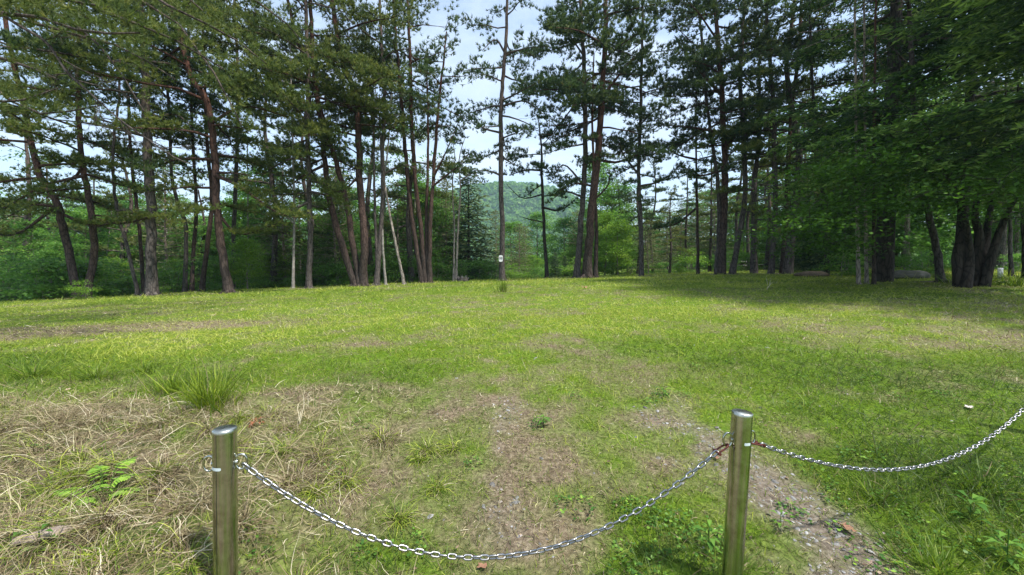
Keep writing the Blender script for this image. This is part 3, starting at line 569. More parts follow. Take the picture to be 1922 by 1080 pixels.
# ------------------------------------------------------------------ the pines at the edge of the clearing
PINES = [
 # name, label, D, bark, needles, crown-low py, Rmax, density, stems [(w0, [(px,py)...])]
 ('red_pine', 'forked pine with two thick diverging trunks, farthest left at the lawn edge', 15.0, 'bark_red', 'needle_o', 330, 3.0, 1.0,
   [(27, [(148, 547), (125, 462), (108, 385), (72, 320), (45, 200), (28, 130), (10, 40), (0, -60)]), (25, [(160, 547), (176, 480), (172, 410), (160, 340), (150, 260), (146, 160), (150, 40), (160, -80)])],
   [([(160, 330), (80, 350), (0, 395), (-60, 400)], 1.6, 4), ([(110, 390), (60, 385), (10, 410)], 1.2, 4), ([(172, 410), (230, 420), (300, 405), (330, 430)], 1.8, 4), ([(112, 400), (180, 425), (250, 400)], 1.8, 4), ([(108, 385), (30, 440), (-40, 430)], 2, 4)]),
 ('slim_pine', 'slim pine curving left out of the base of the thick grey trunk', 15.6, 'bark', 'needle', 250, 1.7, .9,
   [(12, [(260, 548), (238, 460), (219, 390), (212, 320), (214, 260), (224, 180), (226, 80), (230, 0)])], []),
 ('slim_pine', 'thin straight pine touching the left side of the thick grey trunk', 16.8, 'bark_red', 'needle_o', 230, 1.9, .9,
   [(12, [(270, 547), (262, 440), (250, 330), (243, 240), (240, 150), (236, 40), (230, -60)])], []),
 ('grey_pine', 'thickest straight grey pine trunk on the left side of the clearing', 15.2, 'bark', 'needle', 240, 2.9, 1.0,
   [(32, [(284, 550), (283, 400), (277, 280), (273, 150), (268, 80), (262, -20), (258, -140)])],
   [([(280, 400), (240, 395), (215, 395)], 0, 3), ([(282, 230), (330, 215), (380, 260)], 1.6, 4)]),
 ('slim_pine', 'leftmost of three slim pines growing close together left of centre-left trunk', 17.5, 'bark', 'needle_o', 270, 2.0, .9,
   [(13, [(346, 541), (349, 430), (336, 390), (322, 330), (318, 230), (312, 120), (305, 20), (300, -60)])], [([(338, 400), (370, 380), (400, 372)], 0, 3)]),
 ('slim_pine', 'middle one of three slim pines growing close together, bent near its foot', 17.8, 'bark_red', 'needle', 260, 2.0, .9,
   [(13, [(358, 540), (366, 440), (368, 380), (362, 260), (358, 150), (352, 20)])], []),
 ('slim_pine', 'rightmost of three slim pines growing close together, leaning right with red bark', 17.6, 'bark_red', 'needle', 280, 1.9, .9,
   [(15, [(378, 540), (392, 440), (398, 370), (388, 260), (384, 150), (380, 20)])], []),
 ('leaning_pine', 'large pine with a pale flared foot and dark trunk curving up leftwards', 15.6, 'bark_red', 'needle_o', 330, 3.1, 1.05,
   [(26, [(431, 545), (416, 470), (407, 390), (402, 280), (388, 190), (362, 150), (340, 80), (318, -20), (300, -120)])],
   [([(404, 330), (450, 350), (520, 400), (570, 410)], 2.2, 5), ([(408, 400), (450, 440), (520, 420)], 1.6, 4), ([(400, 300), (330, 300), (260, 330)], 2, 4), ([(398, 230), (460, 200), (540, 220)], 2, 4)]),
 ('slim_pine', 'grey slim pine standing just behind the large leaning pine', 20, 'bark', 'needle', 270, 2.0, .8,
   [(13, [(436, 533), (440, 400), (446, 260), (446, 150), (440, 20), (436, -60)])], []),
 ('dead_pine', 'pole-thin pale trunk with broken snags standing alone', 17.5, 'bark_white', 'needle_o', 150, 1.0, .7,
   [(8, [(550, 541), (552, 400), (550, 280), (547, 180), (545, 70)])], [([(552, 420), (520, 390), (490, 370)], 0, 2)]),
 ('straight_pine', 'straight dark grey pine just right of the pole-thin pale trunk', 17.2, 'bark', 'needle_o', 300, 2.6, 1.0,
   [(16, [(580, 537), (582, 420), (577, 250), (578, 130), (574, 10), (572, -100)])],
   [([(580, 380), (540, 400), (500, 440)], 1.6, 4), ([(580, 360), (620, 370), (650, 400)], 1.6, 4), ([(578, 300), (540, 300), (490, 330)], 1.8, 4)]),
 ('red_pine', 'three stemmed red pine fanning out from one foot with crossing limbs', 18, 'bark_red', 'needle_o', 230, 2.7, 1.0,
   [(20, [(668, 532), (642, 460), (620, 380), (610, 310), (602, 230), (590, 140), (584, 40), (580, -60)]), (18, [(675, 532), (662, 455), (650, 380), (632, 310), (612, 240), (590, 170), (560, 80), (540, 0)]),
    (22, [(681, 532), (684, 450), (677, 370), (672, 260), (670, 190), (648, 130), (632, 60), (622, -20), (615, -80)])],
   [([(672, 215), (630, 180), (580, 155), (520, 140)], 2, 4), ([(670, 200), (700, 195), (740, 205)], 1.2, 3), ([(610, 310), (570, 330), (530, 360)], 1.8, 4), ([(675, 330), (640, 360), (600, 350)], 1.6, 3)]),
 ('grey_pine', 'grey pine whose trunk splits in two above the lawn, beside leaning pole', 18.3, 'bark', 'needle', 210, 1.9, .9,
   [(15, [(706, 532), (713, 450), (719, 370), (718, 280), (722, 180), (716, 80), (712, -20)]), (9, [(708, 500), (704, 400), (702, 300), (700, 200), (702, 120)])], [([(715, 330), (760, 310), (800, 330)], 1.2, 3)]),
 ('slim_pine', 'pale slim trunk between the split grey pine and the leaning pole', 18.6, 'bark_white', 'needle', 200, 1.1, .7,
   [(7, [(724, 531), (718, 450), (716, 370), (728, 280), (735, 170), (738, 90)])], []),
 ('leaning_pine', 'thin pale pole of a pine leaning steeply left beside the four stemmed pine', 18.4, 'bark_pale', 'needle', 240, 1.3, .8,
   [(8, [(759, 530), (741, 450), (726, 370), (716, 300), (712, 220), (700, 140)])], []),
 ('red_pine', 'four stemmed pine with slender trunks spreading like a vase', 19.5, 'bark_red', 'needle_b', 190, 2.0, .85,
   [(14, [(794, 527), (776, 430), (766, 340), (758, 250), (750, 150), (742, 60), (738, -10)]), (13, [(798, 527), (790, 430), (779, 330), (772, 220), (770, 110), (766, 20), (764, -50)]),
    (11, [(802, 527), (800, 410), (803, 300), (803, 200), (800, 130)]), (13, [(806, 527), (808, 410), (815, 310), (823, 200), (832, 120), (838, 60)])],
   [([(815, 330), (835, 290), (860, 230)], 1.2, 3), ([(812, 350), (850, 320), (880, 300)], .9, 3)]),
 ('twin_pine', 'small pine with two wavy thin stems beside a grey stump', 20.5, 'bark_pale', 'needle_b', 310, 1.1, .9,
   [(5.5, [(851, 524), (853, 430), (849, 350), (854, 300), (850, 265)]), (6, [(856, 524), (860, 430), (864, 360), (862, 300), (872, 260)])],
   [([(862, 310), (880, 290), (900, 300)], 1.0, 2), ([(864, 340), (890, 325), (905, 345)], .8, 2)]),
 ('numbered_pine', 'tall straight pine in the middle carrying a white number plate', 19.5, 'bark', 'needle_b', 265, 2.2, .9,
   [(14.5, [(943, 524), (942, 420), (940, 300), (941, 200), (945, 130), (949, 80), (952, 10), (950, -60)])],
   [([(948, 100), (930, 75), (905, 95)], 1.2, 3), ([(948, 105), (975, 95), (1010, 110)], 1.3, 3), ([(942, 200), (985, 190), (1020, 215)], 1.3, 3), ([(941, 250), (905, 240), (890, 220)], 1.1, 3), ([(941, 330), (920, 322), (890, 320)], .8, 3)]),
 ('short_pine', 'short dark pine with a bare lower trunk right of the numbered pine', 22, 'bark_dark', 'needle_b', 350, 1.9, .95,
   [(10, [(1027, 520), (1021, 430), (1017, 330), (1016, 280), (1013, 245), (1010, 225)])],
   [([(1020, 390), (1050, 395), (1080, 375)], .9, 3), ([(1019, 365), (980, 372), (950, 345)], 0, 2), ([(1017, 320), (985, 320), (955, 330)], 1.5, 3), ([(1022, 418), (995, 412), (980, 408)], 0, 2)]),
 ('grey_pine', 'grey pine standing against the left of the stout reddish pine', 21, 'bark', 'needle_b', 300, 2.5, 1.0,
   [(17, [(1083, 519), (1090, 420), (1097, 320), (1098, 200), (1096, 110), (1090, 20), (1086, -80)])],
   [([(1093, 370), (1060, 360), (1030, 380)], 1.2, 3), ([(1097, 350), (1060, 310), (1040, 330)], 0, 3)]),
 ('red_pine', 'stout reddish pine with a broken side stub at its foot', 20.5, 'bark_red', 'needle', 270, 3.0, 1.05,
   [(24, [(1102, 519), (1107, 430), (1118, 330), (1127, 240), (1132, 150), (1136, 60), (1138, -60)]), (12, [(1118, 519), (1119, 440), (1115, 330), (1112, 210), (1115, 100)])],
   [([(1124, 300), (1160, 305), (1200, 290), (1240, 300)], 1.8, 4), ([(1110, 380), (1140, 350), (1145, 320)], 0, 3), ([(1115, 350), (1080, 345), (1050, 360)], 1.6, 3), ([(1132, 180), (1180, 120), (1215, 90)], 2.4, 4)]),
 ('slim_pine', 'solitary slim dark pine between the stout reddish pine and a thin one', 21, 'bark', 'needle_b', 350, 2.2, .9,
   [(12, [(1204, 520), (1203, 420), (1198, 320), (1202, 230), (1204, 130), (1206, 30), (1206, -60)])],
   [([(1200, 350), (1240, 340), (1280, 310)], 1.4, 3), ([(1200, 330), (1170, 290), (1160, 260)], 0, 3)]),
 ('slim_pine', 'thinnest upright pine left of the trunk leaning on its neighbour', 21.5, 'bark_red', 'needle_b', 330, 1.8, .9,
   [(9, [(1310, 518), (1309, 420), (1307, 300), (1306, 200), (1310, 120)])], [([(1308, 390), (1270, 420), (1230, 430)], 1.6, 3), ([(1308, 300), (1270, 290), (1240, 270)], 1.2, 3)]),
 ('grey_pine', 'grey pine pressed close against the left of a dark red forked pine', 20.5, 'bark', 'needle', 280, 2.0, .9,
   [(13, [(1345, 518), (1350, 420), (1346, 330), (1337, 270), (1325, 180), (1318, 80), (1310, 0)])], []),
 ('red_pine', 'dark red pine with a great crooked limb sweeping right', 20, 'bark_red', 'needle', 250, 3.0, 1.05,
   [(22, [(1353, 518), (1358, 430), (1360, 330), (1358, 230), (1352, 130), (1345, 50), (1338, -60)])],
   [([(1360, 285), (1385, 245), (1400, 205), (1422, 180)], 1.8, 6), ([(1355, 180), (1310, 130), (1280, 90)], 2.2, 4), ([(1358, 250), (1300, 240), (1240, 235)], 2.2, 4), ([(1358, 320), (1310, 330), (1280, 310)], 1.6, 3)]),
 ('leaning_pine', 'grey pine leaning right beside the dark red pine', 20, 'bark', 'needle', 300, 2.3, .95,
   [(17, [(1374, 517), (1388, 440), (1398, 360), (1396, 260), (1390, 170), (1394, 70), (1398, -40)])], [([(1396, 300), (1430, 290), (1470, 310)], 1.6, 3)]),
 ('straight_pine', 'left one of two parallel pines beyond the picnic tables gap', 19, 'bark', 'needle', 300, 2.6, 1.0,
   [(17, [(1446, 517), (1454, 420), (1454, 300), (1450, 180), (1442, 70), (1436, -60)])], [([(1452, 250), (1420, 230), (1400, 250)], 1.4, 3)]),
 ('straight_pine', 'right one of two parallel pines, forking low beneath its crown', 19.3, 'bark_red', 'needle', 260, 2.5, 1.0,
   [(16, [(1468, 517), (1475, 410), (1480, 290), (1488, 190), (1500, 90), (1505, -20)])], [([(1480, 290), (1510, 280), (1560, 300)], 1.8, 4)]),
 ('leaning_pine', 'dark pine leaning left in front of the low dark spruce', 17, 'bark_dark', 'needle_b', 300, 2.3, .9,
   [(14, [(1552, 522), (1549, 420), (1538, 300), (1528, 200), (1522, 90), (1518, -40)])], []),
 ('grey_pine', 'pale barked pine trunk, left one of a row of three under the maple', 11.6, 'bark_pale', 'fir', 150, 1.6, .8,
   [(12, [(1612, 524), (1609, 430), (1607, 300), (1606, 150), (1604, 0)])], []),
 ('grey_pine', 'pale barked pine trunk, middle one of the row of three under the maple', 11.8, 'bark_pale', 'fir', 150, 1.4, .8,
   [(11, [(1627, 524), (1625, 430), (1624, 300), (1622, 150), (1622, 0)])], []),
 ('red_pine', 'red barked trunk, right one of the row of three under the maple', 11.5, 'bark_red', 'fir', 120, 1.4, .8,
   [(12, [(1641, 524), (1640, 430), (1640, 300), (1642, 150), (1644, 0)])], []),
 ('rough_pine', 'pine with deeply cracked bark leaning left beside the maple', 11.5, 'bark', 'fir', 200, 2.0, .9,
   [(26, [(1768, 526), (1756, 460), (1742, 400), (1728, 320), (1716, 200), (1708, 60), (1700, -60)])], []),
 ('grey_pine', 'grey trunk behind the white signboard at the right', 13, 'bark', 'fir', 200, 1.6, .8,
   [(15, [(1898, 518), (1896, 440), (1892, 330), (1888, 180), (1886, 40)])], []),
 ('grey_pine', 'broad dim trunk cut by the right edge of the clearing', 12.2, 'bark_dark', 'fir', 200, 1.8, .8,
   [(20, [(1924, 526), (1922, 440), (1916, 330), (1912, 180), (1910, 40)])], []),
]
def pines():
    for i, (nm, lab, D, bark, nd, ylo, Rm, den, stems, boughs) in enumerate(PINES):
        rng = np.random.default_rng(100 + i); st = []
        for w, pts in stems:
            u = (pts[0][0] - 961) / F; r0 = .72 * w / 2 * D / F / math.sqrt(1 + u * u); dz = rng.uniform(-.5, .5, len(pts)); dz[0] = 0
            path = np.array([P(a, b, D + (0 if j == 0 else .4 * dz[j])) for j, (a, b) in enumerate(pts)])
            path[0][2] = min(path[0][2], gz(path[0][0], path[0][1]))
            # carry the stem on above the picture when it leaves it
            if pts[-1][1] < 30: path = np.concatenate([path, [path[-1] + (path[-1] - path[-2]) * .6 + (0, 0, .8)]])
            st.append((path, r0, r0 * (.34 if pts[-1][1] < 30 else .25), P(0, ylo + (75 if i in (0, 3, 7, 10, 11) else 40 if i < 16 else 22), D)[2] + rng.uniform(-.3, .3)))
        bl = [(np.array([P(a, b, D + rng.uniform(-.9, .5) * (j / len(bp))) for j, (a, b) in enumerate(bp)]), L, rb * D / F * .75) for bp, L, rb in boughs]
        base = (st[0][0][0][0], st[0][0][0][1], gz(st[0][0][0][0], st[0][0][0][1]))
        sc = D / 19
        T, C, Dr, cr = pine_geo(rng, st, None, Rm * 1.3, den * (1 if i < 12 else .86), 11, .185 * sc, .037 * sc, wf=.46, gap=.5, boughs=bl, dead=.10)
        finish(nm, base, T, cr, bark, nd, lab, 'pine tree', 'pines round the edge of the clearing')
pines()
# ------------------------------------------------------------------ overhanging trees: left pine, right fir and maple
def near_trees():
    rng = np.random.default_rng(300)
    # pine just outside the frame on the left; its boughs hang into view
    D = 6.0; bx, by = -9.6, 6.2; b = np.array((bx, by, gz(bx, by))); tr = [b, b + (.1, 0, 3), b + (.3, .1, 6.5), b + (.2, .3, 10.5), b + (.3, .2, 13)]
    def on(z): return np.array((bx + .25, by + .1, z))
    bl = []
    for pts, L, r in [
        ([(-60, 40, 6), (40, 25, 6), (160, 60, 5.8), (262, 62, 5.6)], 2.4, .04), ([(-60, 90, 6.4), (50, 125, 6.5), (110, 150, 6.5)], 2, .04), ([(-60, -60, 7), (120, -30, 7), (215, 33, 7.2), (300, 60, 7.6), (420, 130, 8)], 3.0, .05),
        ([(-60, -90, 7), (200, -60, 8), (330, 20, 8.2), (420, 60, 8.5), (500, 120, 8.6)], 3, .045), ([(-60, 180, 7), (30, 190, 7.2), (110, 165, 7.4)], 2, .035), ([(-60, -20, 5.6), (60, -10, 5.4), (180, 10, 5.2)], 2.0, .03),
        ([(-60, 0, 7), (120, 60, 7.4), (230, 90, 7.6), (330, 150, 7.8)], 2.6, .04), ([(-60, -130, 6), (150, -80, 6.5), (300, -40, 7), (380, 20, 7.5)], 3, .04), ([(-60, -40, 6.5), (100, 20, 6.8), (200, 100, 7), (270, 210, 7.2)], 2.0, .03),
        ([(-60, -160, 8), (200, -120, 9), (380, -60, 9.5), (520, 30, 10), (560, 70, 10)], 3, .05), ([(-60, -70, 8), (220, -20, 9), (350, 60, 9.5), (430, 190, 9.5), (455, 240, 9.6)], 2.6, .045), ([(-60, 120, 8), (60, 210, 8), (180, 200, 8)], 2.2, .04)]:
        w = [P(a, c, d) for a, c, d in pts]; w = [on(w[0][2] + .2)] + w; bl.append((np.array(w), L, r))
    dead = [P(a, c, 6) for a, c in [(-60, -20), (12, 34), (83, 76), (105, 105), (128, 138), (171, 177), (226, 226), (275, 260), (324, 294), (367, 312)]]
    T, C, Dr, cr = pine_geo(rng, [(np.array(tr), .22, .06, b[2] + 9)], None, 3.2, 1.0, 12, .125, .013, boughs=bl, dead=.1, wf=.30)
    root = finish('overhanging_pine', tuple(b), T, cr, 'bark', 'needle_o', 'pine leaning in from outside the left edge, its boughs hanging over the lawn', 'pine tree')
    G_ = Geo(); G_.tube(spline([on(dead[0][2])] + dead, 22), np.linspace(.024, .006, 22) * rng.uniform(.8, 1.2, 22), 7, 0., False, rng, .2)
    def twig(p, d, L, r, dep):
        q = p + d * L; q2 = (p + q) / 2 + rng.normal(0, .06 * L, 3); G_.tube([p, q2, q], [r, r * .8, r * .55], 4, 0., False)
        if dep:
            for _ in range(rng.integers(2, 4)):
                t = rng.uniform(.35, 1); dn = unit(d + rng.normal(0, .5, 3) + (0, 0, -.12)); twig(p + d * L * t, dn, L * rng.uniform(.5, .75), r * .6, dep - 1)
    for pr, d in [((183, 190), (0, -.1, -1)), ((180, 185), (-.2, .1, -1)), ((186, 196), (.25, 0, -1))]:
        twig(P(*pr, 6), unit(np.array(d)), .32, .008, 4)
    for pr, d, L in [((128, 138), (-1, 0, -.15), .3), ((226, 226), (.6, 0, -.9), .3), ((275, 260), (.8, .1, -.4), .3), ((83, 76), (.8, 0, .35), .4), ((105, 105), (.9, .2, -.5), .4), ((300, 280), (.9, .1, .1), .3), ((140, 150), (1, .2, -.2), .5)]:
        twig(P(*pr, 6), unit(np.array(d)), L, .009, 4)
    G_.V = [v - b for v in G_.V]; G_.build('dead_branch', M['bark'], root, True)
    # great fir behind the frame's right edge and two more that fill the upper right
    for i, (px, D, h, zlo, Lm, r0, azc, azw, lab, st) in enumerate([
        (2150, 8.2, 18, 3.3, 5.8, .3, math.pi * .96, 1.25, 'great fir just beyond the right edge, its boughs layered across the corner', .22),
        (1800, 13.6, 18, 3.6, 5.0, .17, math.pi, 3.2, 'tall fir rising behind the maple with long level boughs', .21),
        (1657, 12.4, 18, 4.2, 3.9, .26, math.pi * 1.1, 3.2, 'fir with a thick black trunk beside the row of three pale trunks', .23)]):
        x = wx(px, D); b = np.array((x, D, gz(x, D)))
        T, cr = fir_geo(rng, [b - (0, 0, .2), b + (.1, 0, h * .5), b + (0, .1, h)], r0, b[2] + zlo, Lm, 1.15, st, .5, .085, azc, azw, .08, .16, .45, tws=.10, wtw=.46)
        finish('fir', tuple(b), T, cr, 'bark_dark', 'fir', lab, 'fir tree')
    # broad maple with several heavy stems
    D = 10.2; b = P(1828, 526, D); b[2] = gz(b[0], b[1])
    def q(*a): return [P(x, y, d) for x, y, d in a]
    stems = [q((1800, 532, D), (1796, 480, D), (1806, 420, D), (1790, 350, D - .3), (1740, 290, D - .6)), q((1826, 532, D + .2), (1838, 450, D + .2), (1830, 400, D + .2), (1842, 320, D + .4), (1850, 230, D + .8)), q((1848, 530, D), (1862, 480, D), (1880, 425, D), (1905, 375, D - .2), (1940, 320, D - .4)),
             q((1814, 534, D - .2), (1820, 470, D - .1), (1806, 380, D - .5), (1812, 300, D - 1)), q((1840, 532, D + .1), (1852, 440, D + .4), (1862, 380, D + .5), (1885, 300, D + .6))]
    C = []
    for _ in range(210):
        px = rng.uniform(1470, 2050); t = (px - 1470) / 450; lo = 448 - 62 * (px > 1590) + 30 * math.sin(px * .045) + 40 * (px < 1535) * rng.random(); py = lo - abs(rng.normal(0, 70)) - 10
        if px < 1535 and py > 470: continue
        if 1590 < px < 1680 and py > 405: continue
        C.append(P(px, py, D + rng.normal(-.3, 1.2) + .8 * (1 - t)))
    T, cr = broad_geo(rng, [np.array(s) for s in stems], .115, C, .085, 120, (.8, .8, .15))
    finish('maple', tuple(b), T, cr, 'bark_dark', 'leaf_d', 'broad maple with several heavy dark stems rising from one foot', 'maple tree')
near_trees()

# ------------------------------------------------------------------ woods beyond the clearing
MARK = [(0, 'the left edge'), (155, 'the forked pine'), (284, 'the thickest grey pine'), (431, 'the large leaning pine'), (580, 'the straight dark pine'), (675, 'the three stemmed pine'), (800, 'the four stemmed pine'), (943, 'the numbered pine'),
        (1027, 'the short dark pine'), (1102, 'the stout reddish pine'), (1204, 'the solitary slim pine'), (1353, 'the crooked limbed pine'), (1457, 'the parallel pines'), (1552, 'the left leaning pine'), (1657, 'the black trunked fir'), (1828, 'the maple'), (1922, 'the right edge')]
ORD = ['first', 'second', 'third', 'fourth', 'fifth', 'sixth', 'seventh', 'eighth', 'ninth', 'tenth', 'eleventh', 'twelfth', 'thirteenth', 'fourteenth', 'fifteenth', 'sixteenth', 'seventeenth', 'eighteenth', 'nineteenth', 'twentieth']
PLACED = []
def label_woods():
    d = {}
    for o, kind in PLACED:
        px = 961 + o.location.x / o.location.y * F; k = max([i for i in range(len(MARK)) if MARK[i][0] <= px] or [0]); k = min(k, len(MARK) - 2)
        d.setdefault((kind, k), []).append((px, o))
    for (kind, k), l in d.items():
        l.sort(key=lambda a: a[0]); a, b = MARK[k][1], MARK[k + 1][1]
        for i, (px, o) in enumerate(l): o['label'] = f"{kind} between {a} and {b}" if len(l) == 1 else f"{ORD[i]} {kind} from left between {a} and {b}"
def woods():
    rng = np.random.default_rng(400); proto = {}
    def crown_pts(n, rx, h0, h1, low=.35):
        P_ = []
        for _ in range(n):
            t = rng.random(); z = h0 + (h1 - h0) * t; rr = rx * math.sqrt(max(.05, 1 - ((t - low) / (1.02 - low if t > low else low + .25)) ** 2)); a = rng.uniform(0, 6.28); q = rr * rng.uniform(.45, 1.0)
            P_.append(np.array((math.cos(a) * q, math.sin(a) * q, z)))
        return P_
    Z = np.zeros(3)
    def keep(key, name, T, cr, bark, lm, group, cat, kind, cn='crown', tn='trunk'):
        r = finish(name, (0, 0, 0), T, cr, bark, lm, kind, cat, group, tn, cn); proto.setdefault(key, []).append([r, kind, False])
    for i in range(4):
        h = 9 + i; T, cr = broad_geo(rng, [[Z, Z + (.1, .1, h * .5), Z + (0, .2, h * .92)]], .16, crown_pts(130, 2.5, 1.6, h, .4), .19, 95, (.85, .85, .26)); keep('broad', 'broadleaf_tree', T, cr, 'bark_pale', 'leaf', 'leafy trees in the woods behind', 'broadleaf tree', 'leafy green tree')
    for i in range(2):
        h = 6 + i; T, cr = broad_geo(rng, [[Z, Z + (.1, .1, h * .5), Z + (0, .2, h * .92)]], .09, crown_pts(80, 1.8, .8, h, .4), .15, 90, (.65, .65, .22)); keep('young', 'young_broadleaf', T, cr, 'bark_pale', 'leaf_y', 'bright young trees in the woods behind', 'broadleaf tree', 'bright young tree')
    for i in range(3):
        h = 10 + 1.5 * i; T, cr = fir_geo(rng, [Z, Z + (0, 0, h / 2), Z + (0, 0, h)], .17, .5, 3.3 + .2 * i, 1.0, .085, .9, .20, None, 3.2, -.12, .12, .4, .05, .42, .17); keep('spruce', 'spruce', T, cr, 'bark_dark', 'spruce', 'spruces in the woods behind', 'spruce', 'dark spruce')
    for i in range(3):
        h = 9 + 1.5 * i; T, cr = fir_geo(rng, [Z, Z + (.2, 0, h / 2), Z + (0, 0, h)], .13, 1.2, 2.5, .7, .12, .7, .17, None, 3.2, .05, .16, .25, .0, .42, .19); keep('larch', 'larch', T, cr, 'bark_pale', 'larch', 'larches in the woods behind', 'larch', 'feathery pale larch')
    for i in range(4):
        h = 10 + 1.3 * i; T, C, Dr, cr = pine_geo(rng, [(np.array([Z, Z + (.3, .1, h * .4), Z + (-.2, 0, h * .7), Z + (.1, 0, h)]), .17, .05, h * (.25 + .1 * (i % 2)))], None, 2.8, .85, 7, .25, .05, gap=.5); keep('pine', 'background_pine', T, cr, 'bark', ('needle_o', 'needle_b')[i % 2], 'pines in the woods behind', 'pine tree', 'background pine')
    for i in range(4):
        h = 1.3 + .25 * i; T, cr = broad_geo(rng, [[Z, Z + (.1, 0, h * .4), Z + (.2, .1, h * .8)], [Z, Z + (-.2, .1, h * .7)]], .025, crown_pts(34, .95, .12, h, .3), .10, 60, (.4, .4, .13)); keep('shrub', 'shrub', T, cr, 'bark_pale', ('leaf', 'leaf', 'leaf_y', 'leaf')[i], 'shrubs along the edge of the woods', 'shrub', 'leafy shrub', 'foliage', 'stem')
    T = Geo()
    for i in range(3):
        T = Geo(); h = 11; p = spline([Z - (0, 0, .3), Z + (rng.normal(0, .2), 0, h * .4), Z + (rng.normal(0, .3), 0, h)], 12); T.tube(p, np.linspace(.085, .03, 12), 7, 0., True, rng, .08)
        for _ in range(16):
            j = rng.integers(3, 12); T.tube(limb_path(rng, p[j], rng.uniform(0, 6.28), rng.uniform(.4, 1.3), rng.uniform(-.2, .5), 0, 4, .3), np.linspace(.014, .005, 4), 4, 0., False)
        C = [p[j] + rng.normal(0, .7, 3) * (1, 1, .4) for j in rng.integers(6, 12, 26)]; _, cr = broad_geo(rng, [[Z, Z + (0, 0, 1)]], .01, C, .16, 45, (.6, .6, .2), False)
        keep('pole', 'thin_birch', T, cr, 'bark_white', 'leaf', 'thin birches in the woods behind', 'birch', 'thin pale birch')
    def put(key, px, D, s=1., i=None, dz=0):
        l = proto[key]; e = l[i if i is not None else int(rng.integers(len(l)))]; x = wx(px, D); loc = (x, D, gz(x, D) - .1 + dz); rz = rng.uniform(0, 6.28)
        if not e[2]: o = e[0]; o.location = loc; o.rotation_euler = (0, 0, rz); o.scale = (s,) * 3; e[2] = True
        else: o = copy_tree(e[0], loc, rz, s)
        PLACED.append((o, e[1])); return o
    j = lambda a: rng.uniform(-a, a)
    # left: green wall of leafy trees with darker pines among them
    for px in range(-60, 830, 44): put('broad', px + j(16), rng.uniform(26, 34), rng.uniform(.65, .95))
    for px in range(-40, 840, 62): put('broad', px + j(22), rng.uniform(36, 48), rng.uniform(1.0, 1.25))
    for px in (40, 130, 236, 330, 498, 540, 620, 750, 850): put('larch', px + j(14), rng.uniform(23, 29), rng.uniform(.65, .9))
    for px in range(-20, 830, 66): put('pine', px + j(18), rng.uniform(21, 32), rng.uniform(.8, 1.15))
    for px in (60, 200, 330, 470, 515, 560, 610, 650, 735, 690, 770): put('pole', px + j(10), rng.uniform(24, 32), rng.uniform(.8, 1.05))
    put('young', 464, 18.6, .42, 0)
    for px, D, s in ((118, 21, .45), (215, 23, .5), (325, 22, .42), (515, 24, .55), (640, 25, .5), (735, 26, .5), (60, 22, .5)): put('young' if px % 2 else 'broad', px, D, s)
    put('young', 612, 27, .8, 1)
    # centre
    put('spruce', 880, 27, .86, 0); put('spruce', 1042, 30, .24, 1); put('spruce', 1060, 31, .2, 2)
    for px, D, s in ((835, 34, .8), (960, 40, .62), (985, 36, .5), (1010, 44, .62), (1060, 40, .6), (1085, 36, .62), (1120, 38, .75), (1150, 33, .7)): put('larch' if px % 2 else 'broad', px, D, s * 1.3)
    for px, D, s in ((930, 33, .5), (975, 31, .42), (1000, 33, .45), (1135, 30, .6), (1075, 34, .5), (1160, 28, .55)): put('young' if px % 3 else 'larch', px, D, s * 1.25)
    for px, D, s in ((1160, 32, .62), (1195, 28, .58), (1230, 30, .62), (1260, 27, .55), (1290, 31, .68), (1330, 29, .7), (1385, 33, .9), (1410, 30, .85), (1433, 27, .8), (1440, 36, 1.), (1500, 30, .9)): put('pine', px + j(6), D, s)
    for px, D, s in ((1180, 37, .75), (1215, 35, .7), (1250, 38, .75), (1275, 34, .62), (1305, 40, .8), (1215, 27, .42), (1345, 38, .85)): put('larch', px + j(6), D, s)
    for px in range(1110, 1440, 44): put('broad', px + j(16), rng.uniform(44, 56), rng.uniform(.75, .95))
    # right: sunny glade, then dark spruces and leafy growth
    for px, D, s in ((1392, 42, .62), (1420, 47, .7), (1465, 44, .7), (1500, 48, .75), (1375, 50, .8), (1445, 55, .9)): put('young', px, D, s * 1.5)
    for px, D, s in ((1512, 24, .55), (1545, 21, .62), (1580, 24, .66), (1490, 33, .8), (1610, 26, .9)): put('spruce', px, D, s)
    for px in (1560, 1590, 1640, 1690, 1700, 1735, 1790, 1810, 1880, 1905, 1960): put('broad', px + j(10), rng.uniform(18, 27), rng.uniform(.5, .8))
    for px in (1420, 1475, 1515, 1575, 1625, 1680, 1745, 1800, 1870, 1930): put('pine', px + j(10), rng.uniform(17, 27), rng.uniform(.8, 1.2))
    for px in (1480, 1560, 1650, 1720, 1830, 1900, 1990, 2060): put('broad', px + j(14), rng.uniform(32, 44), rng.uniform(1., 1.4))
    # shrubs along the edge
    for px in list(range(-20, 930, 27)): put('shrub', px + j(9), np.interp(wx(px, 18), CX, CY) + rng.uniform(1.8, 5.5), rng.uniform(.7, 1.25), int(rng.choice([0, 1, 3])))
    for px in list(range(960, 1400, 24)): put('shrub', px + j(8), rng.uniform(26.5, 31), rng.uniform(.6, 1.1), int(rng.choice([0, 2, 3])))
    for px in (1400, 1428, 1470, 1500, 1530): put('shrub', px, rng.uniform(32, 38), rng.uniform(.8, 1.2), 2)
    for px in (1575, 1590, 1682, 1720, 1738, 1790, 1905, 1925): put('shrub', px + j(5), rng.uniform(13.6, 17), rng.uniform(.5, .8), int(rng.choice([0, 1, 3])))
    put('shrub', 160, 14.4, .45, 2); put('shrub', 80, 14.6, .5, 0); put('shrub', 300, 16.2, .35, 2); put('shrub', 700, 20.4, .3, 2)
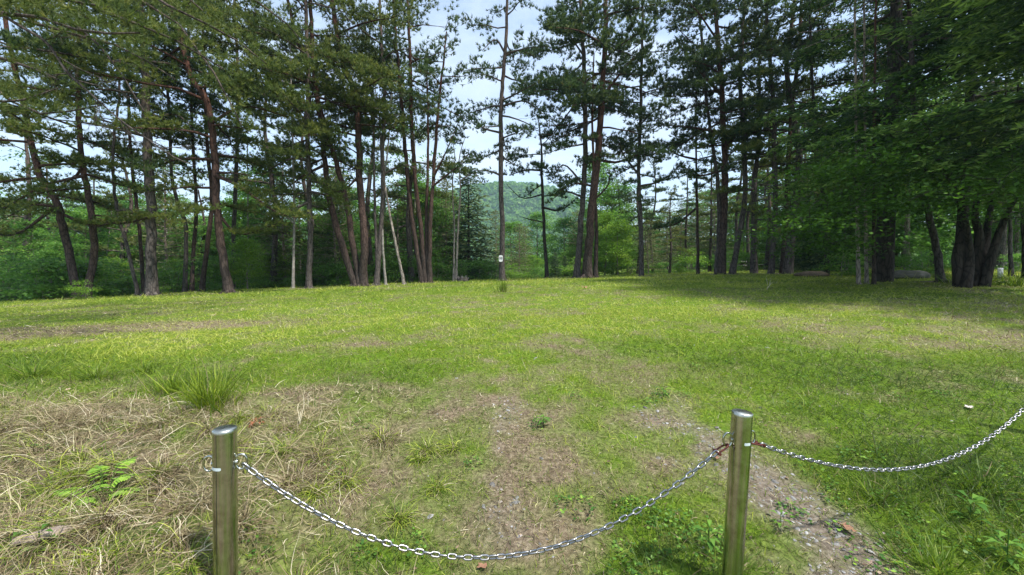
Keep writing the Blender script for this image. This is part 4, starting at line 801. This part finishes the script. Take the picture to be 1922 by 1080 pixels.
    for l in proto.values():
        for e in l:
            if not e[2]:
                for c in list(e[0].children): bpy.data.objects.remove(c)
                bpy.data.objects.remove(e[0])
    label_woods()
woods()

# ------------------------------------------------------------------ far forest and hill
def hill_h(x, y):
    r = 0
    for cx, cy, sx, sy, h in [(40, 560, 95, 120, 98), (-120, 600, 130, 130, 92), (-60, 520, 60, 90, 25), (330, 760, 260, 160, 62), (-480, 700, 260, 180, 95), (110, 500, 60, 80, 28)]:
        r = r + h * np.exp(-(((x - cx) / sx) ** 2 + ((y - cy) / sy) ** 2))
    return r + 5 * (fbm(x / 40, y / 40, 9) - .5) * sstep(5, 40, r)
def hill():
    X, Y = np.meshgrid(np.linspace(-1000, 1000, 201), np.linspace(200, 1100, 121)); Zh = hill_h(X, Y) + g(X, Y) * 0 - 3
    ny, nx = X.shape; i = np.arange(ny - 1)[:, None] * nx; j = np.arange(nx - 1)[None]; Q = np.stack([i + j, i + j + 1, i + nx + j + 1, i + nx + j], -1).reshape(-1, 4)
    tag(mesh_obj('hill', np.stack([X, Y, Zh], -1).reshape(-1, 3), Q, plain_mat('hill_soil', (.03, .07, .02), (.06, .12, .03), .05, .95), None, None, True), kind='structure')
    rng = np.random.default_rng(77)
    def blobs(name, x, y, z, s, hgt, seedlab):
        n = len(x); K = 26; u = rng.normal(size=(n, K, 3)); u = unit(u); u[..., 2] = np.abs(u[..., 2])
        rr = rng.uniform(.75, 1.05, (n, K, 1)); c = np.stack([x, y, z], -1)[:, None] + u * rr * np.stack([s, s, hgt], -1)[:, None]
        t1 = unit(np.cross(u, rng.normal(size=(n, K, 3)))); t2 = np.cross(u, t1); q = (s * .42)[:, None, None]
        V = np.stack([c + t1 * q, c + t2 * q, c - t1 * q, c - t2 * q], 2).reshape(-1, 3); Fq = np.arange(n * K * 4).reshape(-1, 4)
        v = np.repeat(np.clip(rng.normal(.45, .17, n)[:, None] + rng.normal(0, .07, (n, K)), 0, 1).ravel(), 4)
        o = mesh_obj(name, V, Fq, M['leaf'], None, {'v': v}); tag(o, seedlab, 'forest', kind='stuff')
    n = 26000; x = rng.uniform(-560, 620, n); y = rng.uniform(330, 800, n); z = hill_h(x, y) - 3; k = (z > 6) & (np.abs(x) < y * .95)
    x, y, z = x[k], y[k], z[k]; s = rng.uniform(2.2, 4.6, len(x)); blobs('hill_forest', x, y, z, s, s * 1.6, 'unbroken green forest covering the distant hill')
    n = 5200; y = rng.uniform(62, 330, n) ; x = y * rng.uniform(-1.6, 1.6, n); z = g(x, y); s = rng.uniform(1.4, 3., n); blobs('valley_forest', x, y, z, s, s * rng.uniform(1.2, 2.6, n), 'far off forest filling the low ground before the hill')
hill()
# ------------------------------------------------------------------ posts and chains
def steel(name, rough, dirt=True):
    m, t, b, o = new_mat(name); b.inputs['Metallic'].default_value = 1
    c = N(t, 'ShaderNodeTexCoord'); mpn = N(t, 'ShaderNodeMapping'); mpn.inputs['Scale'].default_value = (60, 60, 1.2); nz = N(t, 'ShaderNodeTexNoise', inp={'Scale': 1, 'Detail': 5}); n2 = N(t, 'ShaderNodeTexNoise', inp={'Scale': 22, 'Detail': 6, 'Roughness': .7})
    t.links.new(c.outputs['Object'], mpn.inputs[0]); t.links.new(mpn.outputs[0], nz.inputs[0]); t.links.new(c.outputs['Object'], n2.inputs[0])
    r = ramp(t, [(.3, (.36, .37, .33)), (.7, (.58, .59, .54))]); t.links.new(nz.outputs[0], r.inputs[0]); t.links.new(r.outputs[0], b.inputs['Base Color'])
    mr = N(t, 'ShaderNodeMapRange', inp={1: .35, 2: .75, 3: rough * .7, 4: rough * 1.7}); t.links.new(n2.outputs[0], mr.inputs[0]); t.links.new(mr.outputs[0], b.inputs['Roughness'])
    n3 = N(t, 'ShaderNodeTexNoise', inp={'Scale': 9, 'Detail': 8, 'Roughness': .75}); t.links.new(c.outputs['Object'], n3.inputs[0]); r3 = ramp(t, [(.46, (1, 1, 1)), (.66, (.6, .57, .50))]); t.links.new(n3.outputs[0], r3.inputs[0])
    mm = N(t, 'ShaderNodeMix', data_type='RGBA', blend_type='MULTIPLY', inp={0: 1}); t.links.new(r.outputs[0], mm.inputs[6]); t.links.new(r3.outputs[0], mm.inputs[7]); t.links.new(mm.outputs[2], b.inputs['Base Color'])
    bp = N(t, 'ShaderNodeBump', inp={'Strength': .05, 'Distance': .002}); t.links.new(nz.outputs[0], bp.inputs['Height']); t.links.new(bp.outputs[0], b.inputs['Normal'])
    return m
M['post'] = steel('brushed_stainless', .16); M['chain'] = steel('chain_steel', .3)
M['cap'] = steel('cap_steel', .28)
for e_ in M['chain'].node_tree.nodes:
    if e_.type == 'VALTORGB' and e_.color_ramp.elements[0].color[0] < .5: e_.color_ramp.elements[0].color = (.24, .24, .24, 1); e_.color_ramp.elements[1].color = (.44, .44, .45, 1)
M['tape'] = plain_mat('white_tape', (.42, .5, .52), (.66, .74, .76), 260, .5, 0, .2)
M['rust'] = plain_mat('rusty_iron', (.05, .015, .015), (.14, .04, .03), 90, .7, .3, .5)
def post(px, py, D, lab, tilt, dark_line=False):
    top = P(px, py, D); gzz = gz(top[0], top[1]); h = top[2] - gzz; r = .0381
    root = empty('chain_post', (top[0], top[1], gzz)); tag(root, lab, 'post', 'stainless posts carrying the chain'); root.rotation_euler = tilt
    # move base so that the tilted top is at the measured place
    rot = root.rotation_euler.to_matrix(); off = rot @ Vector((0, 0, h)); root.location = (top[0] - off.x, top[1] - off.y, top[2] - off.z)
    G_ = Geo(); G_.tube([(0, 0, -.3), (0, 0, h * .5), (0, 0, h - .006)], r, 48, 0., False); G_.build('pipe', M['post'], root, True)
    c = Geo(); prof = [(r + .0006, h - .012), (r + .0008, h - .003), (r - .002, h), (r * .7, h + .0035), (r * .3, h + .005), (.0004, h + .0055)]
    c.tube([(0, 0, z) for _, z in prof], [q for q, _ in prof], 48, 0., False); c.build('cap', M['cap'], root, True)
    return root, h, r
def ring(root, az, z, r, mat='post', tall=.028, wide=.019, gauge=.0042):
    a = np.linspace(0, 2 * math.pi, 29); d = np.array((math.cos(az), math.sin(az), 0)); cpos = d * (r + wide * .82)
    pts = cpos + d * (np.cos(a) * wide)[:, None] + np.array((0, 0, 1.)) * (np.sin(a) * tall)[:, None] + (0, 0, z)
    G_ = Geo(); G_.tube(pts, gauge, 8, 0., False)
    a2 = np.linspace(0, 2 * math.pi, 13); G_.tube([d * (r - .001) + (0, 0, z + .006 * 0), d * (r + .006) + (0, 0, z)], .009, 14, 0., True)
    o = G_.build('ring', M[mat], root, True); return cpos + (0, 0, z)
def tape(root, az0, az1, z, r):
    a = np.linspace(az0, az1, 14); V = []; 
    for k, t in enumerate(a):
        e = min(k, 13 - k); hh = .0055 * (1 if e > 0 else .6); hh = hh if e > 0 else .003
        V += [(math.cos(t) * (r + .0009), math.sin(t) * (r + .0009), z - hh), (math.cos(t) * (r + .0009), math.sin(t) * (r + .0009), z + hh)]
    Q = [[2 * i, 2 * i + 2, 2 * i + 3, 2 * i + 1] for i in range(13)]; mesh_obj('tape', V, np.array(Q), M['tape'], root, None, True)
p1, h1, r1 = post(422, 804, 1.40, 'left steel post with an empty ring and chain hooked on its right', (R(-.5), R(.9), 0))
p2, h2, r2 = post(1393, 773, 1.53, 'right steel post with rusty shackles holding both chains', (R(-.5), R(2.4), 0))
p3, h3, r3 = post(2020, 620, 2.62, 'third steel post standing just outside the right edge of the picture', (0, R(1), 0))
def wp(root, v): 
    q = Matrix.Translation(root.location) @ root.rotation_euler.to_matrix().to_4x4() @ Vector(v); return np.array(q)
az12 = math.atan2(p2.location.y - p1.location.y, p2.location.x - p1.location.x); az23 = math.atan2(p3.location.y - p2.location.y, p3.location.x - p2.location.x)
e1 = ring(p1, az12 + .15, h1 - .13, r1); ring(p1, az12 + math.pi + .1, h1 - .13, r1)
e2 = ring(p2, az12 + math.pi, h2 - .115, r2); e3 = ring(p2, az23 - .1, h2 - .11, r2); e4 = ring(p3, az23 + math.pi, h3 - .12, r3)
tape(p1, R(-142), R(-72), h1 - .137, r1); tape(p2, R(-100), R(-60), h2 - .118, r2)
a_ = R(-96); V_ = [(math.cos(t) * (r1 + .0004), math.sin(t) * (r1 + .0004), z) for z in (-.2, h1 - .013) for t in (a_ - .02, a_, a_ + .02)]
M['dark_line'] = plain_mat('dark_line', (.01, .01, .01), (.03, .03, .028), 40, .5)
mesh_obj('dark_line', V_, np.array([[0, 1, 4, 3], [1, 2, 5, 4]]), M['dark_line'], p1)  # narrow dark strip running down the left pipe
def link_mesh(L=.041, Wd=.0235, gauge=.0040):
    a = []; s = (L - Wd) / 2; rr = Wd / 2 - gauge
    for t in np.linspace(-math.pi / 2, math.pi / 2, 9): a.append((s + rr * math.cos(t), rr * math.sin(t), 0))
    for t in np.linspace(math.pi / 2, 3 * math.pi / 2, 9): a.append((-s + rr * math.cos(t), rr * math.sin(t), 0))
    a.append(a[0]); a = np.array(a); V = []; n = 8; m = len(a) - 1
    for i in range(m):
        d = unit(a[(i + 1) % m] - a[i - 1]); sd = np.cross(d, (0, 0, 1))
        for k in range(n):
            th = 2 * math.pi * k / n; V.append(a[i] + gauge * (math.cos(th) * sd + math.sin(th) * np.array((0, 0, 1))))
    Q = [[i * n + k, ((i + 1) % m) * n + k, ((i + 1) % m) * n + (k + 1) % n, i * n + (k + 1) % n] for i in range(m) for k in range(n)]
    o = mesh_obj('link', np.array(V), np.array(Q), M['chain'], None, None, True); return o
proto_link = link_mesh(); used_link = [False]
def chain(a, b, S_, lab, skew=0., rusty=()):
    t = np.linspace(0, 1, 600)[:, None]; c = a + (b - a) * t - np.array((0, 0, 1.)) * (4 * S_ * t * (1 - t)) * (1 + skew * (1 - 2 * t))
    L = np.concatenate([[0], np.cumsum(np.linalg.norm(np.diff(c, axis=0), axis=1))]); pitch = .0325; n = int(L[-1] / pitch)
    root = empty('chain', tuple(a)); tag(root, lab, 'chain', 'chains hung between the steel posts'); rng = random.Random(3)
    for i in range(n + 1):
        s = (i + .5) * L[-1] / (n + 1); k = int(np.searchsorted(L, s).clip(2, 597)); p = c[k]; d = unit(c[k + 2] - c[k - 2])
        if not used_link[0]: o = proto_link; used_link[0] = True
        else: o = proto_link.copy(); COL.objects.link(o)
        o.parent = root
        up = np.array((0, 0, 1.)); sd = unit(np.cross(up, d)); u2 = np.cross(d, sd); ang = (R(28) if i % 2 else R(118)) + rng.uniform(-.22, .22) + .35 * math.sin(i * .21 + a[0] * 3)
        y = sd * math.cos(ang) + u2 * math.sin(ang); z = np.cross(d, y)
        o.matrix_local = Matrix(((d[0], y[0], z[0], p[0] - a[0]), (d[1], y[1], z[1], p[1] - a[1]), (d[2], y[2], z[2], p[2] - a[2]), (0, 0, 0, 1)))
    return root
def shackle(a, b, lab):
    d = unit(b - a); sd = unit(np.cross((0, 0, 1.), d)); L = np.linalg.norm(b - a); root = empty('shackle', tuple(a)); tag(root, lab, 'shackle', 'rusty shackles on the right post')
    pts = [sd * .011 + d * L, sd * .012 + d * L * .5, sd * .009 + d * .006, d * 0 - d * .004, -sd * .009 + d * .006, -sd * .012 + d * L * .5, -sd * .011 + d * L]
    G_ = Geo(); G_.tube(spline(pts, 18), .0036, 8, 0., True); G_.build('bow', M['rust'], root, True)
    G_ = Geo(); G_.tube([d * L - sd * .02, d * L + sd * .019], .0036, 8, 0., True); G_.tube([d * L + sd * .018, d * L + sd * .024], .0068, 6, 0., True); G_.tube([d * L - sd * .018, d * L - sd * .014], .0065, 8, 0., True); G_.build('pin', M['rust'], root, False)
E1 = wp(p1, e1 + np.array((.004, 0, -.008))); E2 = wp(p2, e2 + np.array((0, 0, -.022))); E3 = wp(p2, e3 + np.array((0, 0, -.022))); E4 = wp(p3, e4)
dA = unit(E1 - E2) ; dA[2] = -.62; dA = unit(dA); dB = unit(E4 - E3); dB[2] = -.25; dB = unit(dB)
SA = E2 + dA * .052; SB = E3 + dB * .058
shackle(E2, SA, 'rusty shackle on the left side of the right post'); shackle(E3, SB, 'rusty shackle on the right side of the right post')
chain(E1, SA, .40, 'steel chain sagging between the two posts', 0.); chain(SB, E4, .41, 'steel chain running from the right post out of the picture', -.1)

# ------------------------------------------------------------------ small plants and litter that stand alone
def tuft(px, py, n, L, w, spread, lab, name='grass_tuft', cat='grass tuft', lean=(55, 88), vb=.35, D=None, group=None, curl=(.2, 1.3), dry=.05):
    rng = np.random.default_rng(int(px * 7 + py)); c = G(px, py); root = c
    a = rng.uniform(0, 6.28, n); q = np.abs(rng.normal(0, spread, n)); x = c[0] + np.cos(a) * q; y = c[1] + np.sin(a) * q * .8
    B = np.stack([x, y, g(x, y) - .01], -1); V, Q, k = ribbons(B, a + rng.normal(0, .5, n), L * rng.uniform(.45, 1.15, n), w * rng.uniform(.7, 1.3, n), rng.uniform(R(lean[0]), R(lean[1]), n), rng.uniform(*curl, n), 5, rng)
    o = mesh_obj(name, V - c, Q, M['grass'], None, {'v': np.repeat(np.clip(rng.normal(vb, .15, n), 0, 1), k), 'd': np.repeat(np.where(rng.random(n) < dry, .9, .05), k)})
    o.location = c; tag(o, lab, cat, group)
tuft(395, 768, 260, .36, .0075, .10, 'tall dense green grass tuft above the left post', lean=(64, 90), curl=(.1, .8), vb=.5)
tuft(325, 742, 150, .30, .007, .10, 'grass tuft left of the tall dense one above the left post', lean=(62, 90), curl=(.1, .9), vb=.45)
tuft(270, 700, 90, .22, .007, .12, 'sparse grass tuft at the back of the left bank')
tuft(180, 715, 170, .26, .007, .13, 'loose grass tuft spreading on the left bank')
tuft(60, 710, 160, .24, .007, .13, 'grass tuft on the bank beside the left edge')
tuft(943, 549, 90, .46, .016, .11, 'tall dark rush-like tuft in front of the numbered pine', lean=(70, 90), vb=.34, curl=(0, .25))
tuft(1760, 1075, 120, .2, .006, .12, 'lush grass tuft at the bottom right corner', vb=.3)
tuft(1640, 940, 110, .16, .005, .1, 'lush grass tuft below the right chain', vb=.3)
tuft(1840, 930, 110, .2, .006, .12, 'lush grass tuft by the lower right edge', vb=.3)
tuft(1385, 1075, 60, .13, .005, .05, 'small grass tuft at the foot of the right post', vb=.4)
for i, (px, py) in enumerate([(1850, 536), (1905, 538), (1800, 534)]): tuft(px, py, 90, .5, .02, .25, ['long grass clump under the maple trunk', 'long grass clump before the white signboard', 'long grass clump left of the maple foot'][i], vb=.3)

def fern():
    rng = np.random.default_rng(44); c = G(196, 962); root = empty('fern', tuple(c)); tag(root, 'bright green fern-like seedling with feathered leaves on the dry bank', 'seedling')
    tips = [(-.03, .02, .19, .5), (-.17, -.05, .12, 1), (.10, .04, .15, 1), (-.11, .08, .17, 1), (.03, .12, .19, 1), (-.02, -.11, .10, 1), (-.10, -.13, .08, .8), (.18, -.02, .11, .9), (.03, -.05, .14, .8)]
    for (x, y, z, s) in tips:
        x *= .95; y *= .9; z *= 1.15; s *= .9
        G_ = Geo(); p = spline([(0, 0, 0), (x * .45, y * .45, z * .9), (x, y, z)], 12); G_.tube(p, .0014, 5, .5, False)
        d = unit(np.array((x, y, 0.)) + 1e-6); sd = np.array((-d[1], d[0], 0))
        for k in range(3, 12):
            for sg in (-1, 1):
                L = .044 * s * math.sin(math.pi * (k - 1.2) / 12) + .012; q = p[k]; e = q + (sd * sg * .9 + d * .45) * L - (0, 0, L * .2); w = d * L * .24
                v = rng.uniform(.85, 1); m = (q + e) / 2 + (0, 0, L * .06)
                G_.add([q, m + w, e, m - w], [[0, 1, 2, 3]], None, v)
        e = p[-1]; G_.add([e, e + d * .02 + sd * .008, e + d * .04, e + d * .02 - sd * .008], [[0, 1, 2, 3]], None, .8)
        G_.build('frond', M['weed'], root)
fern()
def leaves_plant(px, py, n, L, lab, mat='weed', name='weed', cat='weed', h=.08, v=None):
    rng = np.random.default_rng(int(px + py * 3)); c = G(px, py); G_ = Geo()
    for i in range(n):
        a = i * 2.4 + rng.uniform(-.3, .3); l = L * rng.uniform(.6, 1.1); d = np.array((math.cos(a), math.sin(a), 0)); sd = np.array((-d[1], d[0], 0)); b0 = np.array((0, 0, h * rng.uniform(.1, 1.))); w = l * .2
        p0 = b0 + d * .01; p1 = p0 + d * l * .5 + (0, 0, l * .22); p2 = p0 + d * l + (0, 0, -l * .02)
        G_.add([p0, p1 - sd * w, p1 - (0, 0, w * .3), p1 + sd * w, p2], [[0, 1, 2, 3]], [[1, 4, 2], [2, 4, 3]], rng.uniform(.3, .9) if v is None else v)
    G_.tube([(0, 0, -.01), (0, 0, h)], .002, 5, .4, False)
    o = G_.build(name, M[mat]); o.location = c; tag(o, lab, cat)
M['redleaf'] = plain_mat('reddish_leaves', (.22, .04, .03), (.36, .14, .06), 60, .6)
leaves_plant(480, 800, 16, .06, 'small reddish weed just behind the left post', 'redleaf', h=.04)
leaves_plant(75, 1035, 9, .07, 'low green weed beside the grey bark at the bottom left')
leaves_plant(1245, 745, 14, .07, 'dark leafy weed beside the worn track above the right post')
leaves_plant(1020, 800, 14, .06, 'small leafy weed in the middle of the lawn track')
leaves_plant(1465, 993, 8, .05, 'tiny pale green seedling growing among the slate chips')
leaves_plant(1890, 1060, 16, .08, 'broad leaved weed in the bottom right corner', h=.16)
leaves_plant(1820, 985, 16, .08, 'broad leaved weed right of the lush grass tuft', h=.14)
leaves_plant(1330, 1035, 12, .07, 'leafy weed just left of the right post foot', h=.12)
leaves_plant(22, 1045, 8, .06, 'small weed at the bottom left edge')

def litter():
    rng = np.random.default_rng(50)
    def chunk(name, lab, cat, px, py, sx, sy, sz, rz, mat, n=26, m=12, rough=.12, tilt=0, lift=.3):
        c = G(px, py); V = []; 
        for i in range(m):
            ph = math.pi * (i + .5) / m
            for k in range(n):
                th = 2 * math.pi * k / n; V.append((math.cos(ph), math.sin(ph) * math.cos(th), math.sin(ph) * math.sin(th)))
        V = np.array(V); f = 1 + rough * (fbm(V[:, 0] * 3 + 7, V[:, 1] * 5 + V[:, 2] * 3, 13) - .5) * 4 + rough * .5 * rng.uniform(-1, 1, len(V)); V = V * f[:, None] * (sx, sy, sz)
        Q = [[i * n + k, i * n + (k + 1) % n, (i + 1) * n + (k + 1) % n, (i + 1) * n + k] for i in range(m - 1) for k in range(n)]
        V = np.concatenate([V, [(sx, 0, 0), (-sx, 0, 0)]]); T = [[n * m, (k + 1) % n, k] for k in range(n)] + [[n * m + 1, (m - 1) * n + k, (m - 1) * n + (k + 1) % n] for k in range(n)]
        o = mesh_obj(name, V, [np.array(Q), np.array(T)], M[mat], None, None, True); o.location = (c[0], c[1], c[2] + sz * lift); o.rotation_euler = (0, tilt, rz); tag(o, lab, cat)
    M['oldwood'] = plain_mat('weathered_wood', (.16, .12, .10), (.36, .30, .26), 40, .95, 0, .8)
    M['boulder'] = plain_mat('mossy_boulder', (.035, .045, .025), (.16, .15, .13), 3.5, .95, 0, .6)
    M['brushwood'] = plain_mat('dead_brush', (.06, .045, .03), (.17, .13, .09), 14, .95, 0, .6)
    chunk('bark_piece', 'weathered slab of grey bark half buried in straw, bottom left', 'bark', 82, 1022, .085, .030, .020, R(28), 'oldwood', rough=.14, lift=1.9)
    chunk('boulder', 'long grey boulder between the row of trunks and the cracked-bark pine', 'boulder', 1702, 522, .75, .5, .22, .1, 'boulder', rough=.1)
    chunk('boulder', 'small dark boulder in the grass right of the parallel pines', 'boulder', 1524, 519, .7, .5, .17, .2, 'brushwood', rough=.12)
    chunk('fallen_log', 'fallen branch lying left of the maple foot', 'log', 1808, 531, .9, .05, .05, R(-28), 'oldwood', rough=.08)
    # stump with splintered top
    D = 20.3; x = wx(868, D); z = gz(x, D); root = empty('stump', (x, D, z)); tag(root, 'splintered grey stump at the foot of the small twin stemmed pine', 'stump')
    G_ = Geo(); G_.tube([(0, 0, -.1), (0, 0, .12), (0, 0, .2)], [.36, .28, .24], 14, 0., True, rng, .12); G_.build('stub', M['bark'], root, True)
    G_ = Geo()
    for _ in range(26):
        a = rng.uniform(0, 6.28); q = rng.uniform(.08, .3); b = np.array((math.cos(a) * q, math.sin(a) * q, .1)); G_.tube([b, b + (math.cos(a) * .12, math.sin(a) * .12, rng.uniform(.06, .22))], [.03, .004], 4, 0., False)
    G_.build('splinters', M['bark_white'], root)
    # crumpled scrap in the grass at the right, a few fallen leaves
    for i, (px, py, s, lab, colr) in enumerate([(1818, 771, .032, 'pale crumpled scrap lying on the grass at the right', 'pale'), (1345, 865, .016, 'brown leaf lying on the gravel by the right post', 'brown'),
                                               (1098, 543, .09, 'brown leaf on the far lawn before the stout reddish pine', 'brown'), (905, 1071, .02, 'brown curled leaf under the chain', 'brown'), (1590, 1000, .03, 'pinkish flat leaf beside the gravel track', 'brown')]):
        if 'scrap_' + colr not in M: M['scrap_' + colr] = plain_mat('scrap_' + colr, *(((.45, .40, .36), (.72, .66, .60)) if colr == 'pale' else ((.16, .08, .05), (.34, .19, .12))), 30, .8)
        n = 5; V = np.array([(a_ * s, b_ * s * .75, s * (.35 + .5 * rng.random())) for a_ in np.linspace(-1, 1, n) for b_ in np.linspace(-1, 1, n)]) * np.array((1, 1, 1)); V[:, :2] += rng.normal(0, s * .12, (n * n, 2))
        V2 = V - (0, 0, .002); Q = [[a * n + b, (a + 1) * n + b, (a + 1) * n + b + 1, a * n + b + 1] for a in range(n - 1) for b in range(n - 1)]
        c = G(px, py); o = mesh_obj('paper_scrap' if i == 0 else 'fallen_leaf', V, np.array(Q), M['scrap_' + colr]); o.location = c + (0, 0, .012); o.rotation_euler = (0, 0, rng.uniform(0, 3)); tag(o, lab, 'scrap' if i == 0 else 'leaf')
    # single long dry stalks
    for px, py, L, hd, ln, lab in [(562, 800, .22, 1.9, 80, 'bent pale straw stalk standing behind the left post'), (30, 985, .30, .35, 8, 'long straight straw lying across the bank at the left edge'), (1440, 545, .9, .7, 55, 'pale dead stalk on the far lawn before the parallel pines')]:
        c = G(px, py); V, Q, k = ribbons(np.zeros((3, 3)) + rng.normal(0, .006, (3, 3)) * (1, 1, 0), np.full(3, hd) + rng.normal(0, .12, 3), np.array([L, L * .6, L * .4]), np.full(3, .005 if L < .5 else .018), np.full(3, R(ln)), np.full(3, .5), 6, rng)
        o = mesh_obj('dry_stalk', V, Q, M['straw'], None, {'v': np.full(len(V), .95), 'd': np.full(len(V), 1.)}); o.location = c + (0, 0, .02); tag(o, lab, 'stalk')
litter()

# ------------------------------------------------------------------ number plate, signboard, picnic furniture
def text_mesh(s, size, mat, parent, loc, rot, name='lettering'):
    cu = bpy.data.curves.new(name, 'FONT'); cu.body = s; cu.size = size; cu.align_x = 'CENTER'; cu.align_y = 'CENTER'; cu.extrude = .002
    t = bpy.data.objects.new(name, cu); COL.objects.link(t); bpy.context.view_layer.update()
    me = bpy.data.meshes.new_from_object(t.evaluated_get(bpy.context.evaluated_depsgraph_get())); bpy.data.objects.remove(t); me.materials.clear(); me.materials.append(mat)
    o = bpy.data.objects.new(name, me); COL.objects.link(o); o.parent = parent; o.location = loc; o.rotation_euler = rot; return o
M['white'] = plain_mat('white_paint', (.62, .63, .64), (.8, .8, .82), 12, .5, 0, .1); M['black'] = plain_mat('black_paint', (.02, .02, .022), (.04, .04, .04), 30, .6)
def plate():
    D = 19.5; c = P(940, 485.5, D - .215); root = empty('number_plate', tuple(c)); tag(root, 'white rounded plate with black digits fixed to the middle pine', 'sign'); hw, hh, r = .098, .165, .07; pts = []
    for qx, qy, a0 in ((1, 1, 0), (-1, 1, 90), (-1, -1, 180), (1, -1, 270)):
        for t in range(7): a = R(a0 + 15 * t); pts.append((qx * (hw - r) + r * math.cos(a), qy * (hh - r) + r * math.sin(a)))
    n = len(pts); V = [(x, 0, y) for x, y in pts] + [(x, .012, y) for x, y in pts]; me = bpy.data.meshes.new('plate'); me.from_pydata(V, [], [list(range(n))[::-1], list(range(n, 2 * n))] + [[i, (i + 1) % n, n + (i + 1) % n, n + i] for i in range(n)]); me.update(); me.materials.append(M['white'])
    o = bpy.data.objects.new('plate', me); COL.objects.link(o); o.parent = root
    text_mesh('08', .17, M['black'], root, (0, -.004, .01), (R(90), 0, 0), 'digits')
    d = 'x'
plate()
def box(G_, c, s, a=0.):
    c = np.array(c); s = np.array(s) / 2; V = [c + s * (x, y, z) for x in (-1, 1) for y in (-1, 1) for z in (-1, 1)]
    G_.add(V, [[0, 1, 3, 2], [4, 6, 7, 5], [0, 4, 5, 1], [2, 3, 7, 6], [0, 2, 6, 4], [1, 5, 7, 3]], None, a)
def signboard():
    D = 12.2; c = P(1877, 521.5, D); root = empty('signboard', tuple(c)); tag(root, 'small white signboard standing in the grass right of the maple', 'sign'); root.rotation_euler = (0, 0, R(-38))
    G_ = Geo(); box(G_, (0, 0, .16), (.115, .02, .30)); G_.build('board', M['white'], root)
    G_ = Geo(); box(G_, (0, .03, 0), (.03, .03, .3)); G_.build('stake', M['oldwood'], root)
    k = 'x'; G_ = Geo()
    for i, (x, z, w) in enumerate([(-.02, .27, .05), (.0, .245, .07), (.005, .22, .04), (.01, .12, .05), (-.012, .10, .03), (.02, .08, .045)]): box(G_, (x, -.0125, z), (w, .004, .009))
    G_.build('faded_print', plain_mat('faded_print', (.2, .22, .25), (.35, .38, .4), 40, .7), root)
signboard()
def picnic(px, py, D, lab, s=1., rz=.3):
    c = P(px, py, D); x, y = c[0], c[1]; root = empty('picnic_table', (x, y, gz(x, y))); root.rotation_euler = (0, 0, rz); root.scale = (s,) * 3; tag(root, lab, 'picnic table', 'picnic tables in the sunny glade')
    m = M['concrete']; G_ = Geo(); box(G_, (0, 0, .72), (1.5, .75, .07)); G_.build('table_top', m, root)
    for sx in (-.45, .45): G_ = Geo(); box(G_, (sx, 0, .34), (.16, .5, .69)); G_.build('leg', M['brushwood'], root)
    for sy in (-.8, .8):
        G_ = Geo(); box(G_, (0, sy, .42), (1.4, .3, .06)); b = G_.build('bench', m, root)
        for sx in (-.5, .5): G_ = Geo(); box(G_, (sx, sy, .19), (.12, .24, .39)); G_.build('bench_leg', M['brushwood'], b)
M['concrete'] = plain_mat('pale_concrete', (.42, .41, .38), (.6, .58, .54), 8, .9)
picnic(1385, 520, 31, 'pale picnic table in the glade beside the grey leaning pine'); picnic(1404, 520, 34, 'second farther picnic table in the glade, right of the nearer one'); picnic(1480, 521, 31, 'pale picnic table just right of the parallel pines', 1., -.2)

# ------------------------------------------------------------------ haze over the distance
def haze():
    V = [(x, y, z) for x in (-1250, 1250) for y in (-260, 1400) for z in (-16, 150)]
    m = bpy.data.materials.new('haze_air'); m.use_nodes = True; t = m.node_tree; t.nodes.clear(); o = N(t, 'ShaderNodeOutputMaterial'); v = N(t, 'ShaderNodeVolumePrincipled')
    v.inputs['Color'].default_value = (.60, .86, 1, 1); v.inputs['Density'].default_value = .00045; v.inputs['Anisotropy'].default_value = .2; t.links.new(v.outputs[0], o.inputs['Volume'])
    h = mesh_obj('haze', V, np.array([[0, 1, 3, 2], [4, 6, 7, 5], [0, 4, 5, 1], [2, 3, 7, 6], [0, 2, 6, 4], [1, 5, 7, 3]]), m); tag(h, 'thin blue haze over the distant hill', 'haze', kind='stuff')
haze()
